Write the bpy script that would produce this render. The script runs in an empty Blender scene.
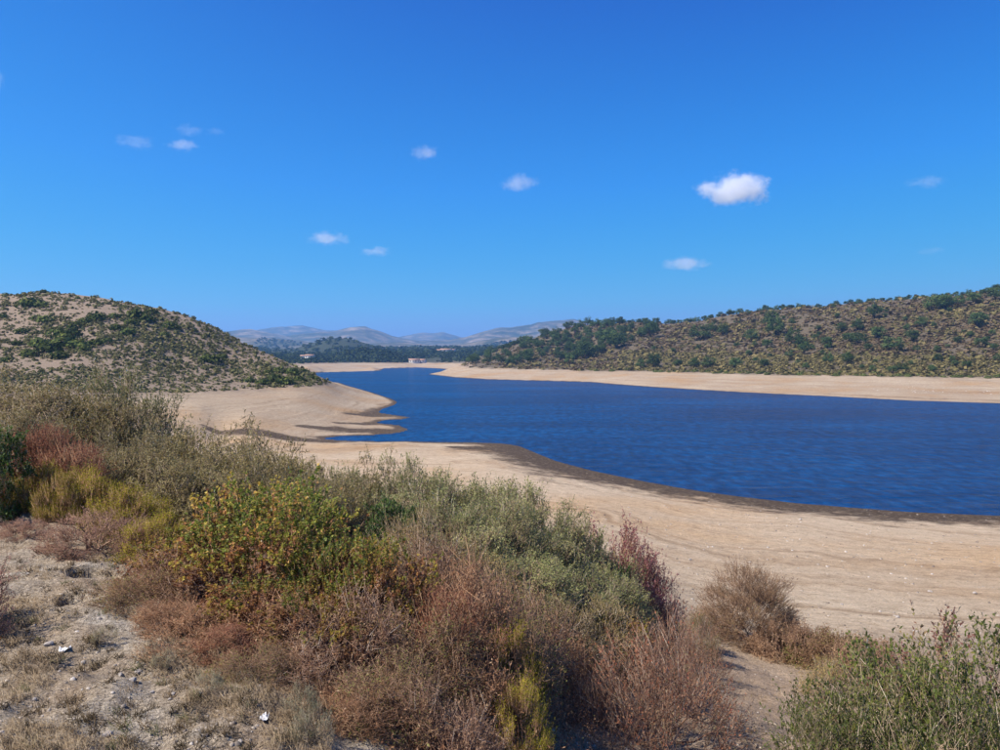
import bpy, math, numpy as np
from math import radians as R

# ------------------------------------------------------------------ camera, sky, sun, exposure
sc = bpy.context.scene
COL = sc.collection
F = 755.0          # focal length in pixels of a 1000 px wide frame
HOR = 356.0        # row of the true horizon in that frame
CZ = 16.0          # eye height above the water
cam = bpy.data.cameras.new('camera')
cam.sensor_width = 36.0
cam.lens = 36.0 * F / 1000.0
cam.clip_start = 0.1
cam.clip_end = 60000.0
camo = bpy.data.objects.new('camera', cam)
COL.objects.link(camo)
camo.location = (0, 0, CZ)
PITCH = math.atan((375.0 - HOR) / F)
camo.rotation_euler = (R(90) - PITCH, 0, 0)
sc.camera = camo

SUN_EL = R(50)
SUN_AZ = R(-108)     # from +Y clockwise towards +X; the sun stands to the left
world = bpy.data.worlds.new('World')
sc.world = world
world.use_nodes = True
wn = world.node_tree.nodes
wl = world.node_tree.links
sky = wn.new('ShaderNodeTexSky')
sky.sky_type = 'NISHITA'
sky.sun_disc = False
sky.sun_elevation = SUN_EL
sky.sun_rotation = SUN_AZ
sky.altitude = 300
sky.air_density = 0.4
sky.dust_density = 0.0
sky.ozone_density = 6.0
# the camera's vivid rendering of a clear sky: each channel's contrast and gain
sepc = wn.new('ShaderNodeSeparateColor'); comc = wn.new('ShaderNodeCombineColor')
wl.new(sky.outputs[0], sepc.inputs[0])
def wmath(op, a_, b_):
    nd = wn.new('ShaderNodeMath'); nd.operation = op
    for i_, v_ in enumerate((a_, b_)):
        if isinstance(v_, (int, float)): nd.inputs[i_].default_value = v_
        else: wl.new(v_, nd.inputs[i_])
    return nd.outputs[0]
wl.new(wmath('MULTIPLY', wmath('POWER', sepc.outputs[0], 2.0), 0.25), comc.inputs[0])
for ch, (a_, b_, k_, cap) in ((1, (1.55, 1.09, 0.80, 2.95)), (2, (2.9, 1.45, 1.45, 4.8))):
    lg = wmath('ADD', wmath('MULTIPLY', wmath('LOGARITHM', sepc.outputs[ch], math.e), a_), b_)
    wl.new(wmath('MINIMUM', wmath('MAXIMUM', lg, wmath('MULTIPLY', sepc.outputs[ch], k_)), cap), comc.inputs[ch])
wl.new(comc.outputs[0], wn['Background'].inputs[0])
wn['Background'].inputs[1].default_value = 0.12

sun = bpy.data.lights.new('sun', 'SUN')
sun.energy = 5.0
sun.angle = R(0.53)
sun.color = (1.0, 0.93, 0.84)
suno = bpy.data.objects.new('sun', sun)
COL.objects.link(suno)
from mathutils import Vector
sd = Vector((math.sin(SUN_AZ) * math.cos(SUN_EL), math.cos(SUN_AZ) * math.cos(SUN_EL), math.sin(SUN_EL)))
suno.rotation_euler = sd.to_track_quat('Z', 'Y').to_euler()
suno.location = (0, 0, 60)

vs = sc.view_settings
vs.view_transform = 'Standard'
vs.look = 'None'
vs.exposure = 0.62
vs.gamma = 1.0
vs.use_curve_mapping = False
sc.render.engine = 'CYCLES'
cy = sc.cycles
cy.max_bounces = 6
cy.diffuse_bounces = 3
cy.glossy_bounces = 2
cy.transmission_bounces = 3
cy.transparent_max_bounces = 4
cy.volume_bounces = 4
cy.volume_step_rate = 1.0
cy.use_denoising = True
try:
    cy.denoiser = 'OPENIMAGEDENOISE'
    cy.denoising_input_passes = 'RGB_ALBEDO_NORMAL'
    cy.denoising_prefilter = 'ACCURATE'
except Exception:
    pass
sc.render.filter_size = 1.0

rng = np.random.default_rng(7)

# ------------------------------------------------------------------ numpy helpers
def hash2(ix, iy, s):
    h = (ix.astype(np.int64) * 374761393 + iy.astype(np.int64) * 668265263 + s * 974634941) & 0xFFFFFFFF
    h = ((h ^ (h >> 13)) * 1274126177) & 0xFFFFFFFF
    h = h ^ (h >> 16)
    return (h & 0xFFFFFF) / float(0xFFFFFF)

def vnoise(x, y, s=0):
    ix = np.floor(x); iy = np.floor(y)
    fx = x - ix; fy = y - iy
    fx = fx * fx * (3 - 2 * fx); fy = fy * fy * (3 - 2 * fy)
    a = hash2(ix, iy, s); b = hash2(ix + 1, iy, s)
    c = hash2(ix, iy + 1, s); d = hash2(ix + 1, iy + 1, s)
    return (a + (b - a) * fx) * (1 - fy) + (c + (d - c) * fx) * fy

def fbm(x, y, s=0, o=4):
    t = 0.0; a = 0.5; n = 0.0
    for k in range(o):
        t = t + a * vnoise(x * 2 ** k + 13.7 * k, y * 2 ** k - 7.3 * k, s + k); n += a; a *= 0.5
    return t / n - 0.5

def sstep(a, b, x):
    t = np.clip((x - a) / (b - a), 0, 1)
    return t * t * (3 - 2 * t)

def pz(px, py, D):
    """height of the point seen at pixel (px, py) when it lies D metres ahead"""
    return CZ - (py - HOR) * D / F

def pw(px, D):
    """plan position of pixel column px at D metres ahead"""
    return ((px - 500.0) / F * D, D)

def shore(px, py, z=0.0):
    D = (CZ - z) * F / (py - HOR)
    return pw(px, D)

def mesh_from(name, V, T, tone=None, cols=None, smooth=False):
    V = np.ascontiguousarray(V, dtype=np.float32); T = np.ascontiguousarray(T, dtype=np.int32)
    k = T.shape[1]
    me = bpy.data.meshes.new(name)
    me.vertices.add(len(V)); me.vertices.foreach_set('co', V.ravel())
    me.loops.add(T.size); me.loops.foreach_set('vertex_index', T.ravel())
    me.polygons.add(len(T))
    me.polygons.foreach_set('loop_start', np.arange(0, T.size, k, dtype=np.int32))
    try:
        me.polygons.foreach_set('loop_total', np.full(len(T), k, dtype=np.int32))
    except Exception:
        pass
    if smooth:
        me.polygons.foreach_set('use_smooth', np.ones(len(T), dtype=bool))
    if tone is not None:
        a = me.attributes.new('tone', 'FLOAT', 'POINT')
        a.data.foreach_set('value', np.ascontiguousarray(tone, dtype=np.float32))
    if cols is not None:
        for n, arr in cols.items():
            if arr.ndim == 1:
                a = me.attributes.new(n, 'FLOAT', 'POINT')
                a.data.foreach_set('value', np.ascontiguousarray(arr, dtype=np.float32))
            else:
                a = me.attributes.new(n, 'FLOAT_COLOR', 'POINT')
                c = np.ones((len(arr), 4), dtype=np.float32); c[:, :3] = arr
                a.data.foreach_set('color', c.ravel())
    me.update(calc_edges=True)
    return me

def obj(name, me, mat=None, parent=None, **props):
    o = bpy.data.objects.new(name, me)
    COL.objects.link(o)
    if mat is not None and me is not None and not me.materials:
        me.materials.append(mat)
    if parent is not None:
        o.parent = parent
    for k, v in props.items():
        o[k] = v
    return o

def thing(name, loc, label, category, group=None, rz=0.0, scale=(1, 1, 1)):
    o = bpy.data.objects.new(name, None)
    COL.objects.link(o)
    o.empty_display_size = 0.2
    o.location = loc; o.rotation_euler = (0, 0, rz); o.scale = scale
    o['label'] = label; o['category'] = category
    if group:
        o['group'] = group
    return o

# ------------------------------------------------------------------ material helpers
def new_mat(name):
    m = bpy.data.materials.new(name)
    m.use_nodes = True
    nt = m.node_tree
    for n in list(nt.nodes):
        nt.nodes.remove(n)
    out = nt.nodes.new('ShaderNodeOutputMaterial')
    return m, nt, out

def ramp(nt, stops, interp='LINEAR'):
    r = nt.nodes.new('ShaderNodeValToRGB')
    cr = r.color_ramp
    cr.interpolation = interp
    while len(cr.elements) < len(stops):
        cr.elements.new(0.5)
    for e, (p, c) in zip(cr.elements, stops):
        e.position = p; e.color = (c[0], c[1], c[2], 1)
    return r

def noise(nt, vec, scale, detail=4, rough=0.55, dist=0.0):
    n = nt.nodes.new('ShaderNodeTexNoise')
    n.inputs['Scale'].default_value = scale
    n.inputs['Detail'].default_value = detail
    n.inputs['Roughness'].default_value = rough
    n.inputs['Distortion'].default_value = dist
    if vec is not None:
        nt.links.new(vec, n.inputs['Vector'])
    return n

def mapr(nt, val, a, b, c, d, smooth=False):
    m = nt.nodes.new('ShaderNodeMapRange')
    if smooth:
        m.interpolation_type = 'SMOOTHSTEP'
    nt.links.new(val, m.inputs[0])
    for i, v in zip((1, 2, 3, 4), (a, b, c, d)):
        m.inputs[i].default_value = v
    return m.outputs[0]

def math_n(nt, op, a, b=None):
    m = nt.nodes.new('ShaderNodeMath'); m.operation = op
    for i, v in enumerate((a, b)):
        if v is None:
            continue
        if isinstance(v, (int, float)):
            m.inputs[i].default_value = v
        else:
            nt.links.new(v, m.inputs[i])
    return m.outputs[0]

def mixc(nt, fac, a, b, blend='MIX'):
    m = nt.nodes.new('ShaderNodeMix'); m.data_type = 'RGBA'; m.blend_type = blend
    for sock, v in ((m.inputs[0], fac), (m.inputs[6], a), (m.inputs[7], b)):
        if isinstance(v, (int, float)):
            sock.default_value = v
        elif isinstance(v, tuple):
            sock.default_value = (v[0], v[1], v[2], 1)
        else:
            nt.links.new(v, sock)
    return m.outputs[2]

def leaf_mat(name, stops, trans=0.3, gloss=0.12, rand=0.25, gain=1.0):
    stops = [(p, tuple(min(v * gain, .75) for v in c)) for p, c in stops]
    m, nt, out = new_mat(name)
    at = nt.nodes.new('ShaderNodeAttribute'); at.attribute_name = 'tone'
    r = ramp(nt, stops)
    nt.links.new(at.outputs['Fac'], r.inputs[0])
    oi = nt.nodes.new('ShaderNodeObjectInfo')
    hsv = nt.nodes.new('ShaderNodeHueSaturation')
    nt.links.new(r.outputs[0], hsv.inputs['Color'])
    nt.links.new(mapr(nt, oi.outputs['Random'], 0, 1, 1 - rand, 1 + rand), hsv.inputs['Value'])
    d = nt.nodes.new('ShaderNodeBsdfDiffuse'); t = nt.nodes.new('ShaderNodeBsdfTranslucent')
    nt.links.new(hsv.outputs[0], d.inputs[0]); nt.links.new(hsv.outputs[0], t.inputs[0])
    mx = nt.nodes.new('ShaderNodeMixShader'); mx.inputs[0].default_value = trans
    nt.links.new(d.outputs[0], mx.inputs[1]); nt.links.new(t.outputs[0], mx.inputs[2])
    last = mx
    if gloss > 0:
        g = nt.nodes.new('ShaderNodeBsdfGlossy'); g.inputs['Roughness'].default_value = 0.45
        g.inputs[0].default_value = (1, 1, 1, 1)
        fr = nt.nodes.new('ShaderNodeFresnel'); fr.inputs[0].default_value = 1.3
        m2 = nt.nodes.new('ShaderNodeMixShader')
        nt.links.new(math_n(nt, 'MULTIPLY', fr.outputs[0], gloss * 4), m2.inputs[0])
        nt.links.new(mx.outputs[0], m2.inputs[1]); nt.links.new(g.outputs[0], m2.inputs[2])
        last = m2
    nt.links.new(last.outputs[0], out.inputs[0])
    return m

def plain_mat(name, c1, c2, scale=8.0, rough=0.85):
    m, nt, out = new_mat(name)
    tc = nt.nodes.new('ShaderNodeTexCoord')
    n = noise(nt, tc.outputs['Object'], scale, 5, 0.6)
    r = ramp(nt, [(0.3, c1), (0.7, c2)])
    nt.links.new(n.outputs[0], r.inputs[0])
    b = nt.nodes.new('ShaderNodeBsdfPrincipled')
    b.inputs['Roughness'].default_value = rough
    nt.links.new(r.outputs[0], b.inputs['Base Color'])
    bp = nt.nodes.new('ShaderNodeBump'); bp.inputs['Strength'].default_value = 0.5
    bp.inputs['Distance'].default_value = 0.02
    nt.links.new(n.outputs[0], bp.inputs['Height']); nt.links.new(bp.outputs[0], b.inputs['Normal'])
    nt.links.new(b.outputs[0], out.inputs[0])
    return m

# ------------------------------------------------------------------ the shoreline
SH = [shore(*p) for p in [
    (1300, 530), (1150, 523), (1000, 516.5), (900, 512), (800, 504), (740, 497), (690, 490), (640, 481), (590, 470.5),
    (555, 461), (535, 453), (518, 446), (500, 443.5), (470, 442.5), (430, 442), (380, 441.5), (340, 440.5), (322, 438.5),
    (340, 436.5), (372, 435.5), (398, 433.5), (409, 430), (398, 425), (376, 423), (384, 420.5), (402, 419.5), (411, 417.5), (398, 415.5),
    (378, 412.5), (382, 409), (394, 405), (397, 402), (390, 398.5), (368, 391.5), (350, 386.5), (338, 382.5)]]
SH += [pw(300, 490), pw(255, 530), pw(230, 620), pw(255, 680)]
SH += [shore(*p) for p in [
    (310, 373), (324, 372.2), (352, 371.6), (380, 370.6), (382, 369.2), (385, 368.2), (417, 367.4), (436, 368.2), (447, 369.2), (441, 371.5),
    (428, 374.2), (440, 375.6), (453, 377.3), (484, 379.2), (525, 380.4), (560, 381.3), (592, 382.3), (612, 384.2), (648, 386.8),
    (700, 390), (736, 392), (780, 394.2), (824, 396.2), (870, 398.6), (912, 400.8), (1000, 403.5), (1150, 408), (1300, 413)]]
SH += [(900.0, 240.0), (900.0, 20.0), (300.0, 55.0)]
SH = np.array(SH)

def sdf_shore(x, y):
    """distance to the waterline, positive on land"""
    best = np.full(x.shape, 1e18); inside = np.zeros(x.shape, bool)
    n = len(SH)
    for i in range(n):
        ax, ay = SH[i]; bx, by = SH[(i + 1) % n]
        ex, ey = bx - ax, by - ay
        t = np.clip(((x - ax) * ex + (y - ay) * ey) / (ex * ex + ey * ey), 0, 1)
        best = np.minimum(best, (x - ax - t * ex) ** 2 + (y - ay - t * ey) ** 2)
        if ey != 0:
            c = ((ay > y) != (by > y)) & (x < ex * (y - ay) / ey + ax)
            inside ^= c
    d = np.sqrt(best)
    return np.where(inside, -d, d)

# ------------------------------------------------------------------ the terrain: height control points
CP = []
def c3(px, py, D): x, y = pw(px, D); CP.append((x, y, pz(px, py, D)))
def cz(px, D, z): x, y = pw(px, D); CP.append((x, y, z))
def cw(x, y, z): CP.append((x, y, z))
for (x, y) in SH:
    CP.append((x, y, 0.0))
# footpath ledge under the viewpoint
for p in [(0, 750, 5.0), (150, 750, 5.2), (280, 748, 5.4), (0, 650, 6.8), (120, 660, 6.6), (200, 705, 5.9), (0, 600, 8.0), (70, 600, 8.0), (125, 625, 7.4),
          (8, 520, 12.6), (40, 512, 13.0), (62, 545, 11.0), (0, 560, 10.0), (-120, 640, 7.0), (-150, 520, 12.5)]:
    c3(*p)
for p in [(290, 6.6, 13.1), (270, 9, 13.0), (180, 10, 13.1), (400, 8, 12.75), (330, 12, 12.3), (440, 9, 12.5), (500, 8.5, 12.2), (200, 14, 12.6), (110, 13, 13.0), (60, 18, 13.1), (0, 20, 13.5), (-100, 24, 14.5),
          (100, 26, 11.9), (200, 18, 12.0), (300, 18, 11.6), (450, 18, 11.4), (450, 12, 11.9), (530, 14, 11.0), (600, 18, 9.5), (650, 22, 7.9), (450, 6.5, 12.5), (560, 24, 8.3), (370, 15, 11.9), (520, 18, 10.8),
          (450, 26, 9.0), (330, 30, 8.2), (200, 40, 7.0), (100, 50, 8.2), (0, 50, 11), (0, 90, 9.5), (-150, 60, 14), (80, 90, 6.2), (-150, 110, 14), (0, 140, 7.2),
          (200, 70, 4.6), (330, 60, 4.2), (450, 45, 5.0), (250, 100, 2.6), (120, 120, 4.2), (330, 100, 2.0), (430, 80, 2.7)]:
    cz(*p)
for p in [(560, 720, 9.5), (700, 690, 16), (760, 730, 13), (690, 660, 19), (655, 612, 27), (850, 640, 26), (1000, 650, 25.5), (755, 650, 23.5), (620, 745, 9.5)]:
    c3(*p)
for p in [(900, 11, 9.6), (1000, 10, 9.9), (820, 9.5, 10.4), (700, 8, 11.2), (560, 6, 12.2), (1150, 20, 7.5), (1150, 12, 9.4), (1300, 30, 5.5),
          (640, 40, 5.0), (800, 40, 4.2), (1000, 40, 4.0), (1000, 60, 1.6), (800, 60, 2.3), (600, 60, 3.7), (520, 75, 3.0), (560, 90, 1.6), (480, 100, 2.0), (400, 120, 1.0)]:
    cz(*p)
# behind and beside the viewpoint
for a in range(60, 301, 30):
    s, c = math.sin(R(a)), math.cos(R(a))
    side = 1.0 - 0.0 * s
    cw(3 * s, 3 * c, 13.6 - 0.7 * max(s, 0)); cw(12 * s, 12 * c, 14.2 - 4.0 * max(s, 0) * (a < 130))
    cw(60 * s, 60 * c, 17 - 15 * max(s, 0) * (a < 130)); cw(400 * s, 400 * c, 30 if a > 100 else 20); cw(3000 * s, 3000 * c, 60)
cw(0, 1.5, 13.75); cw(1.2, 3.5, 13.1); cw(-1.5, 3, 13.6)
# cove and left hill
for p in [(200, 430, 2.0), (250, 418, 3.2), (300, 410, 3.0), (330, 402, 2.6), (200, 408, 4.8), (150, 402, 5.4), (300, 396, 4.6), (340, 392, 3.4), (280, 437, 0.7), (215, 436, 0.8), (160, 425, 3.0)]:
    x, y = shore(p[0], p[1], p[2]); CP.append((x, y, p[2]))
for px, py in [(140, 394.5), (190, 393), (230, 391), (280, 388), (326, 384.5)]:
    x, y = shore(px, py, 6.0); CP.append((x, y, 6.0))
for px, py, D in [(-200, 285, 330), (-80, 287, 330), (0, 291, 330), (40, 291, 330), (100, 297, 325), (130, 304, 322), (160, 310, 320), (185, 316.5, 318), (215, 328, 312), (245, 345, 306), (270, 355, 300),
                  (300, 368, 290), (322, 380, 275), (0, 330, 262), (0, 365, 215), (60, 340, 250), (60, 370, 212), (120, 350, 245), (180, 358, 258), (230, 366, 265), (130, 375, 220)]:
    c3(px, py, D)
for px, D, z in [(-100, 450, 44), (0, 430, 38), (100, 430, 30), (200, 410, 17), (260, 390, 9), (310, 350, 6), (100, 560, 18), (0, 700, 22), (200, 800, 12), (-200, 700, 40), (-200, 220, 25), (-300, 500, 50)]:
    cz(px, D, z)
# right bank and right hill
VL = [(470, 367.5), (500, 368.5), (540, 369.8), (580, 370.6), (620, 371), (680, 372.3), (740, 373.6), (800, 374.8), (860, 375.8), (930, 376.8), (1000, 377.6), (1150, 380)]
for px, py in VL:
    x, y = shore(px, py, 6.0); CP.append((x, y, 6.0))
for px, py, D in [(1250, 285, 560), (1100, 289, 570), (1000, 293, 590), (930, 298, 610), (860, 303, 640), (800, 307, 670), (760, 312, 690), (720, 319, 710), (690, 324, 730), (660, 326, 760), (620, 324, 800), (580, 326, 830),
                  (545, 335, 860), (510, 347, 900), (482, 356, 920), (1000, 330, 470), (930, 335, 490), (860, 340, 510), (800, 342, 540), (740, 345, 570), (680, 350, 610), (620, 350, 660), (570, 355, 720), (1000, 358, 400), (900, 360, 420), (800, 361, 450), (700, 363, 510)]:
    c3(px, py, D)
for px, D, z in [(1000, 800, 62), (860, 900, 50), (720, 1000, 40), (600, 1150, 35), (500, 1200, 18), (1200, 900, 70), (900, 1800, 70), (650, 1800, 45), (1300, 2500, 80)]:
    cz(px, D, z)
# far shore and plain
for px, py in [(315, 366.2), (350, 366.2), (380, 365), (400, 364.4), (430, 364.4), (455, 365.5)]:
    x, y = shore(px, py, 6.0); CP.append((x, y, 6.0))
for px, D, z in [(300, 1250, 14), (350, 1300, 16), (400, 1250, 14), (440, 1250, 14), (470, 1300, 16), (250, 1500, 22), (400, 1900, 30), (460, 1900, 32), (540, 2000, 40), (300, 2600, 40), (400, 2800, 48), (480, 2800, 50),
                 (100, 2000, 40), (-200, 2500, 60), (600, 4000, 80), (400, 5000, 70), (200, 5000, 70), (1000, 5000, 90), (0, 9000, 90), (400, 9000, 90), (800, 9000, 90), (400, 14000, 90), (0, 14000, 90), (900, 14000, 90), (1300, 12000, 90), (-300, 12000, 90)]:
    cz(px, D, z)
CP = np.array(CP)

def lp(x, y):
    th = np.arctan2(x, y); r = np.hypot(x, y)
    return th * 3.5, np.log(np.maximum(r, 0.6))
cu, cv = lp(CP[:, 0], CP[:, 1])
def ker(d2):
    return d2 ** 0.75
A = ker((cu[:, None] - cu[None]) ** 2 + (cv[:, None] - cv[None]) ** 2)
n = len(CP)
M = np.zeros((n + 3, n + 3)); M[:n, :n] = A + np.eye(n) * 1e-4
P = np.stack([np.ones(n), cu, cv], 1); M[:n, n:] = P; M[n:, :n] = P.T
W = np.linalg.solve(M, np.concatenate([CP[:, 2], np.zeros(3)]))
def rbf(x, y):
    u, v = lp(x, y); u = u.ravel(); v = v.ravel(); out = np.empty(u.shape)
    for a in range(0, len(u), 20000):
        uu = u[a:a + 20000]; vv = v[a:a + 20000]
        out[a:a + 20000] = ker((uu[:, None] - cu[None]) ** 2 + (vv[:, None] - cv[None]) ** 2) @ W[:n] + W[n] + W[n + 1] * uu + W[n + 2] * vv
    return out.reshape(x.shape)

RIDGES = [  # crest seen at (column, row), distance, half width, roughness
    ([(290, 366), (305, 363), (318, 360), (342, 352.5), (364, 348.5), (385, 351), (407, 358), (428, 363)], 1230, 120, 0.05),
    ([(240, 362), (262, 358), (283, 352.5), (306, 345), (329, 339), (347, 338.6), (367, 344), (390, 350), (415, 357)], 2000, 480, 0.10),
    ([(60, 338), (150, 340), (220, 338), (270, 339), (300, 342), (330, 346), (360, 344), (380, 343), (400, 342), (440, 346), (470, 344), (500, 339), (560, 337), (600, 342), (700, 345), (1000, 345)], 4300, 1200, 0.16),
    ([(0, 330), (140, 333), (220, 331), (252, 331), (290, 338), (330, 334), (344, 330.3), (351, 329), (366, 329), (378, 333), (392, 338), (420, 342), (450, 341), (466, 338), (484, 333.2), (495, 331), (502, 330), (520, 329), (538, 325.3), (556, 324.4), (574, 322.6), (590, 327), (620, 336), (700, 340), (1000, 340)], 6500, 1500, 0.18),
    ([(0, 340), (100, 338), (200, 335), (252, 331), (280, 328), (302, 326.3), (324, 331), (340, 331), (360, 336), (390, 339), (405, 336.5), (423, 333.2), (433, 334), (443, 332.3), (460, 337), (480, 342), (600, 345), (1000, 345)], 9500, 2400, 0.2),
]
def terrain(x, y):
    r = np.hypot(x, y)
    h = rbf(x, y)
    d = sdf_shore(x, y)
    px = np.where(y > 1, 500 + F * x / np.maximum(y, 1), np.where(x > 0, 9999, -9999))
    # rolling relief that grows with distance from the water
    amp = np.clip(r / 400, 0, 1) * sstep(20, 90, d)
    h = h + amp * (fbm(x / 45, y / 45, 3, 4) * np.where(x < 0, 3.0, 5.0) + fbm(x / 9, y / 9, 9, 3) * 0.9)
    # gullies down the right hill
    h = h + sstep(300, 380, r) * sstep(60, 160, d) * (r < 1300) * (np.abs(fbm(x / 60 + y / 200, y / 160, 21, 3)) * -9 + 1.5)
    for pts, D, Wd, ro in RIDGES:
        p = np.array(pts)
        rr = np.interp(px, p[:, 0], p[:, 1])
        hc = CZ + (HOR - rr) * D / F
        fade = sstep(p[0, 0] - 45, p[0, 0] + 2, px) * (1 - sstep(p[-1, 0] - 2, p[-1, 0] + 45, px)) if D < 3000 else (y > 1)
        t = (y - D) / Wd
        prof = np.exp(-t * t * np.where(t < 0, 1.0, 0.7))
        spur = 1 + ro * 7.0 * fbm(x / (Wd * .45), y / (Wd * .45), int(D) % 97, 5) * np.clip(np.abs(t) * 1.6, 0.04, 1)
        hr = hc * prof * spur * fade + ro * hc * (0.12 * fbm(x / (Wd * .08), y / (Wd * .08), 5, 3) - .55 * np.abs(fbm(x / (Wd * .16), y / (Wd * .5), 15, 4)) * np.clip(np.abs(t) * 2, .05, 1))
        h = np.where((y > D - 2.2 * Wd) & (d > 30) & (fade > 0), np.maximum(h, np.minimum(hr, 6 + (d - 30) * .4)), h)
    # near relief: stony path, hummocks, beach undulation
    near = 1 - sstep(14, 40, r)
    h = h + near * (fbm(x * 1.1, y * 1.1, 31, 3) * 0.22 + fbm(x * 4.5, y * 4.5, 37, 3) * 0.12)
    beach = sstep(0.5, 6, d) * (1 - sstep(300, 500, r)) * sstep(28, 60, r)
    h = h + beach * fbm(x / 14, y / 5, 41, 4) * 0.35
    # a hollow and small scoops beside the path (column, distance, half length, half width, depth)
    for cpx, D, a, b, dep, ang in [(96, 9.3, .46, .24, .85, -.5), (68, 7.95, .15, .13, .34, -.6), (40, 7.35, .22, .05, .1, .1), (75, 6.55, .2, .05, .09, .15), (130, 6.35, .12, .08, .12, 0), (20, 12.3, .5, .14, .3, -.4), (42, 11.5, .3, .12, .2, -.4)]:
        X, Y = pw(cpx, D)
        u = (x - X) * math.cos(ang) + (y - Y) * math.sin(ang); v = -(x - X) * math.sin(ang) + (y - Y) * math.cos(ang)
        q = (u / a) ** 2 + (v / b) ** 2
        h = h - dep * np.exp(-q ** 3)
    land = np.clip(h, np.minimum(d * 0.012, 1.2), None)
    land = np.minimum(land, 0.03 + d * np.where(r > 200, 0.32, 0.18) + np.where(r > 200, np.maximum(d - 22, 0) * .6, 0) + np.where(r < 60, 1e3 * sstep(0, 1, 0 * r + (r < 30)), 0))
    return np.where(d > 0, land, -np.minimum(-d * 0.09, 4.5)), d

# sampled on a fan of rows whose spacing grows with distance
TH = np.concatenate([np.linspace(-math.pi, R(-44), 70, endpoint=False), np.linspace(R(-44), R(-37), 30, endpoint=False), np.linspace(R(-37), R(37), 580, endpoint=False),
                     np.linspace(R(37), R(44), 30, endpoint=False), np.linspace(R(44), math.pi, 70)])
LR = np.concatenate([np.arange(math.log(0.5), math.log(3.5), 0.05), np.arange(math.log(3.5), math.log(45), 0.0115), np.arange(math.log(45), math.log(1300), 0.0145), np.arange(math.log(1300), math.log(15000), 0.024)])
tt, ll = np.meshgrid(TH, LR)
GX = np.exp(ll) * np.sin(tt); GY = np.exp(ll) * np.cos(tt)
GZ, GD = terrain(GX, GY)

def ground(x, y):
    """height of the sheet at plan points, read off the sampled fan"""
    x = np.atleast_1d(np.asarray(x, float)); y = np.atleast_1d(np.asarray(y, float))
    th = np.arctan2(x, y); lr = np.log(np.maximum(np.hypot(x, y), 0.51))
    i = np.clip(np.searchsorted(TH, th) - 1, 0, len(TH) - 2); j = np.clip(np.searchsorted(LR, lr) - 1, 0, len(LR) - 2)
    fi = np.clip((th - TH[i]) / (TH[i + 1] - TH[i]), 0, 1); fj = np.clip((lr - LR[j]) / (LR[j + 1] - LR[j]), 0, 1)
    return (GZ[j, i] * (1 - fi) + GZ[j, i + 1] * fi) * (1 - fj) + (GZ[j + 1, i] * (1 - fi) + GZ[j + 1, i + 1] * fi) * fj

def project(x, y, z):
    """pixel of a world point, for reading off which zone of the place it lies in"""
    c, s = math.cos(PITCH), math.sin(PITCH)
    dz = z - CZ
    dep = y * c - dz * s
    up = y * s + dz * c
    dep = np.where(dep > 0.2, dep, 0.2)
    return 500 + F * x / dep, 375 - F * up / dep

def cast(px, py, near=3.0, far=12000.0):
    """where the line of sight through a pixel first meets the ground"""
    px = np.atleast_1d(np.asarray(px, float)); py = np.atleast_1d(np.asarray(py, float))
    c, s = math.cos(PITCH), math.sin(PITCH)
    a = (px - 500) / F; b = (375 - py) / F
    dx = a; dy = c + b * s; dz = -s + b * c
    ts = np.exp(np.linspace(math.log(near), math.log(far), 900))
    X = dx[:, None] * ts; Y = dy[:, None] * ts; Z = CZ + dz[:, None] * ts
    below = Z < ground(X.ravel(), Y.ravel()).reshape(X.shape)
    k = np.argmax(below, 1); ok = below.any(1)
    t = ts[k]
    return dx * t, dy * t, ok

# ------------------------------------------------------------------ ground zones and material
gpx, gpy = project(GX, GY, GZ)
r_ = np.hypot(GX, GY)
HZ = GZ + fbm(GX / 7, GY / 7, 51, 3) * 1.6
veg = sstep(5.4, 6.6, HZ) * (r_ > 24)
veg = np.where(r_ < 34, np.maximum(veg, sstep(6.6, 7.6, HZ)), veg)
sandc = np.array([0.56, 0.45, 0.325]); hill_l = np.array([0.285, 0.218, 0.155]); hill_r = np.array([0.135, 0.108, 0.07]); slope = np.array([0.44, 0.325, 0.225]); pathc = np.array([0.40, 0.345, 0.28])
farc = np.array([0.045, 0.055, 0.03]); mtn = np.array([0.22, 0.175, 0.12])
zone = np.empty(GX.shape + (3,)); zone[:] = sandc
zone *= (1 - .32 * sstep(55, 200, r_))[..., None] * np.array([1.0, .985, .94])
land = np.where((GX < -25)[..., None] | (r_ < 60)[..., None], hill_l, hill_r)
land = np.where(((GX < -25) & (gpy > 328) & (gpx > 150))[..., None], hill_l * 0.93, land)
land = np.where((r_ < 30)[..., None], slope, land)
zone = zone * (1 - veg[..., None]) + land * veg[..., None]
pm = sstep(0, 1, (GX < 0.6 - 0.05 * GY) * 1.0) * (r_ < 16) * (GZ > 12.7)
zone = np.where((pm > 0.5)[..., None], pathc, zone)
fs = sstep(900, 1250, GY)[..., None] * veg[..., None]
zone = zone * (1 - fs) + farc * fs
ms = (sstep(2200, 4200, GY) * (0.08 + 0.92 * sstep(-0.03, 0.09, fbm(GX / 170, GY / 420, 77, 6))))[..., None]
zone = zone * (1 - ms) + mtn * ms
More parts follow.
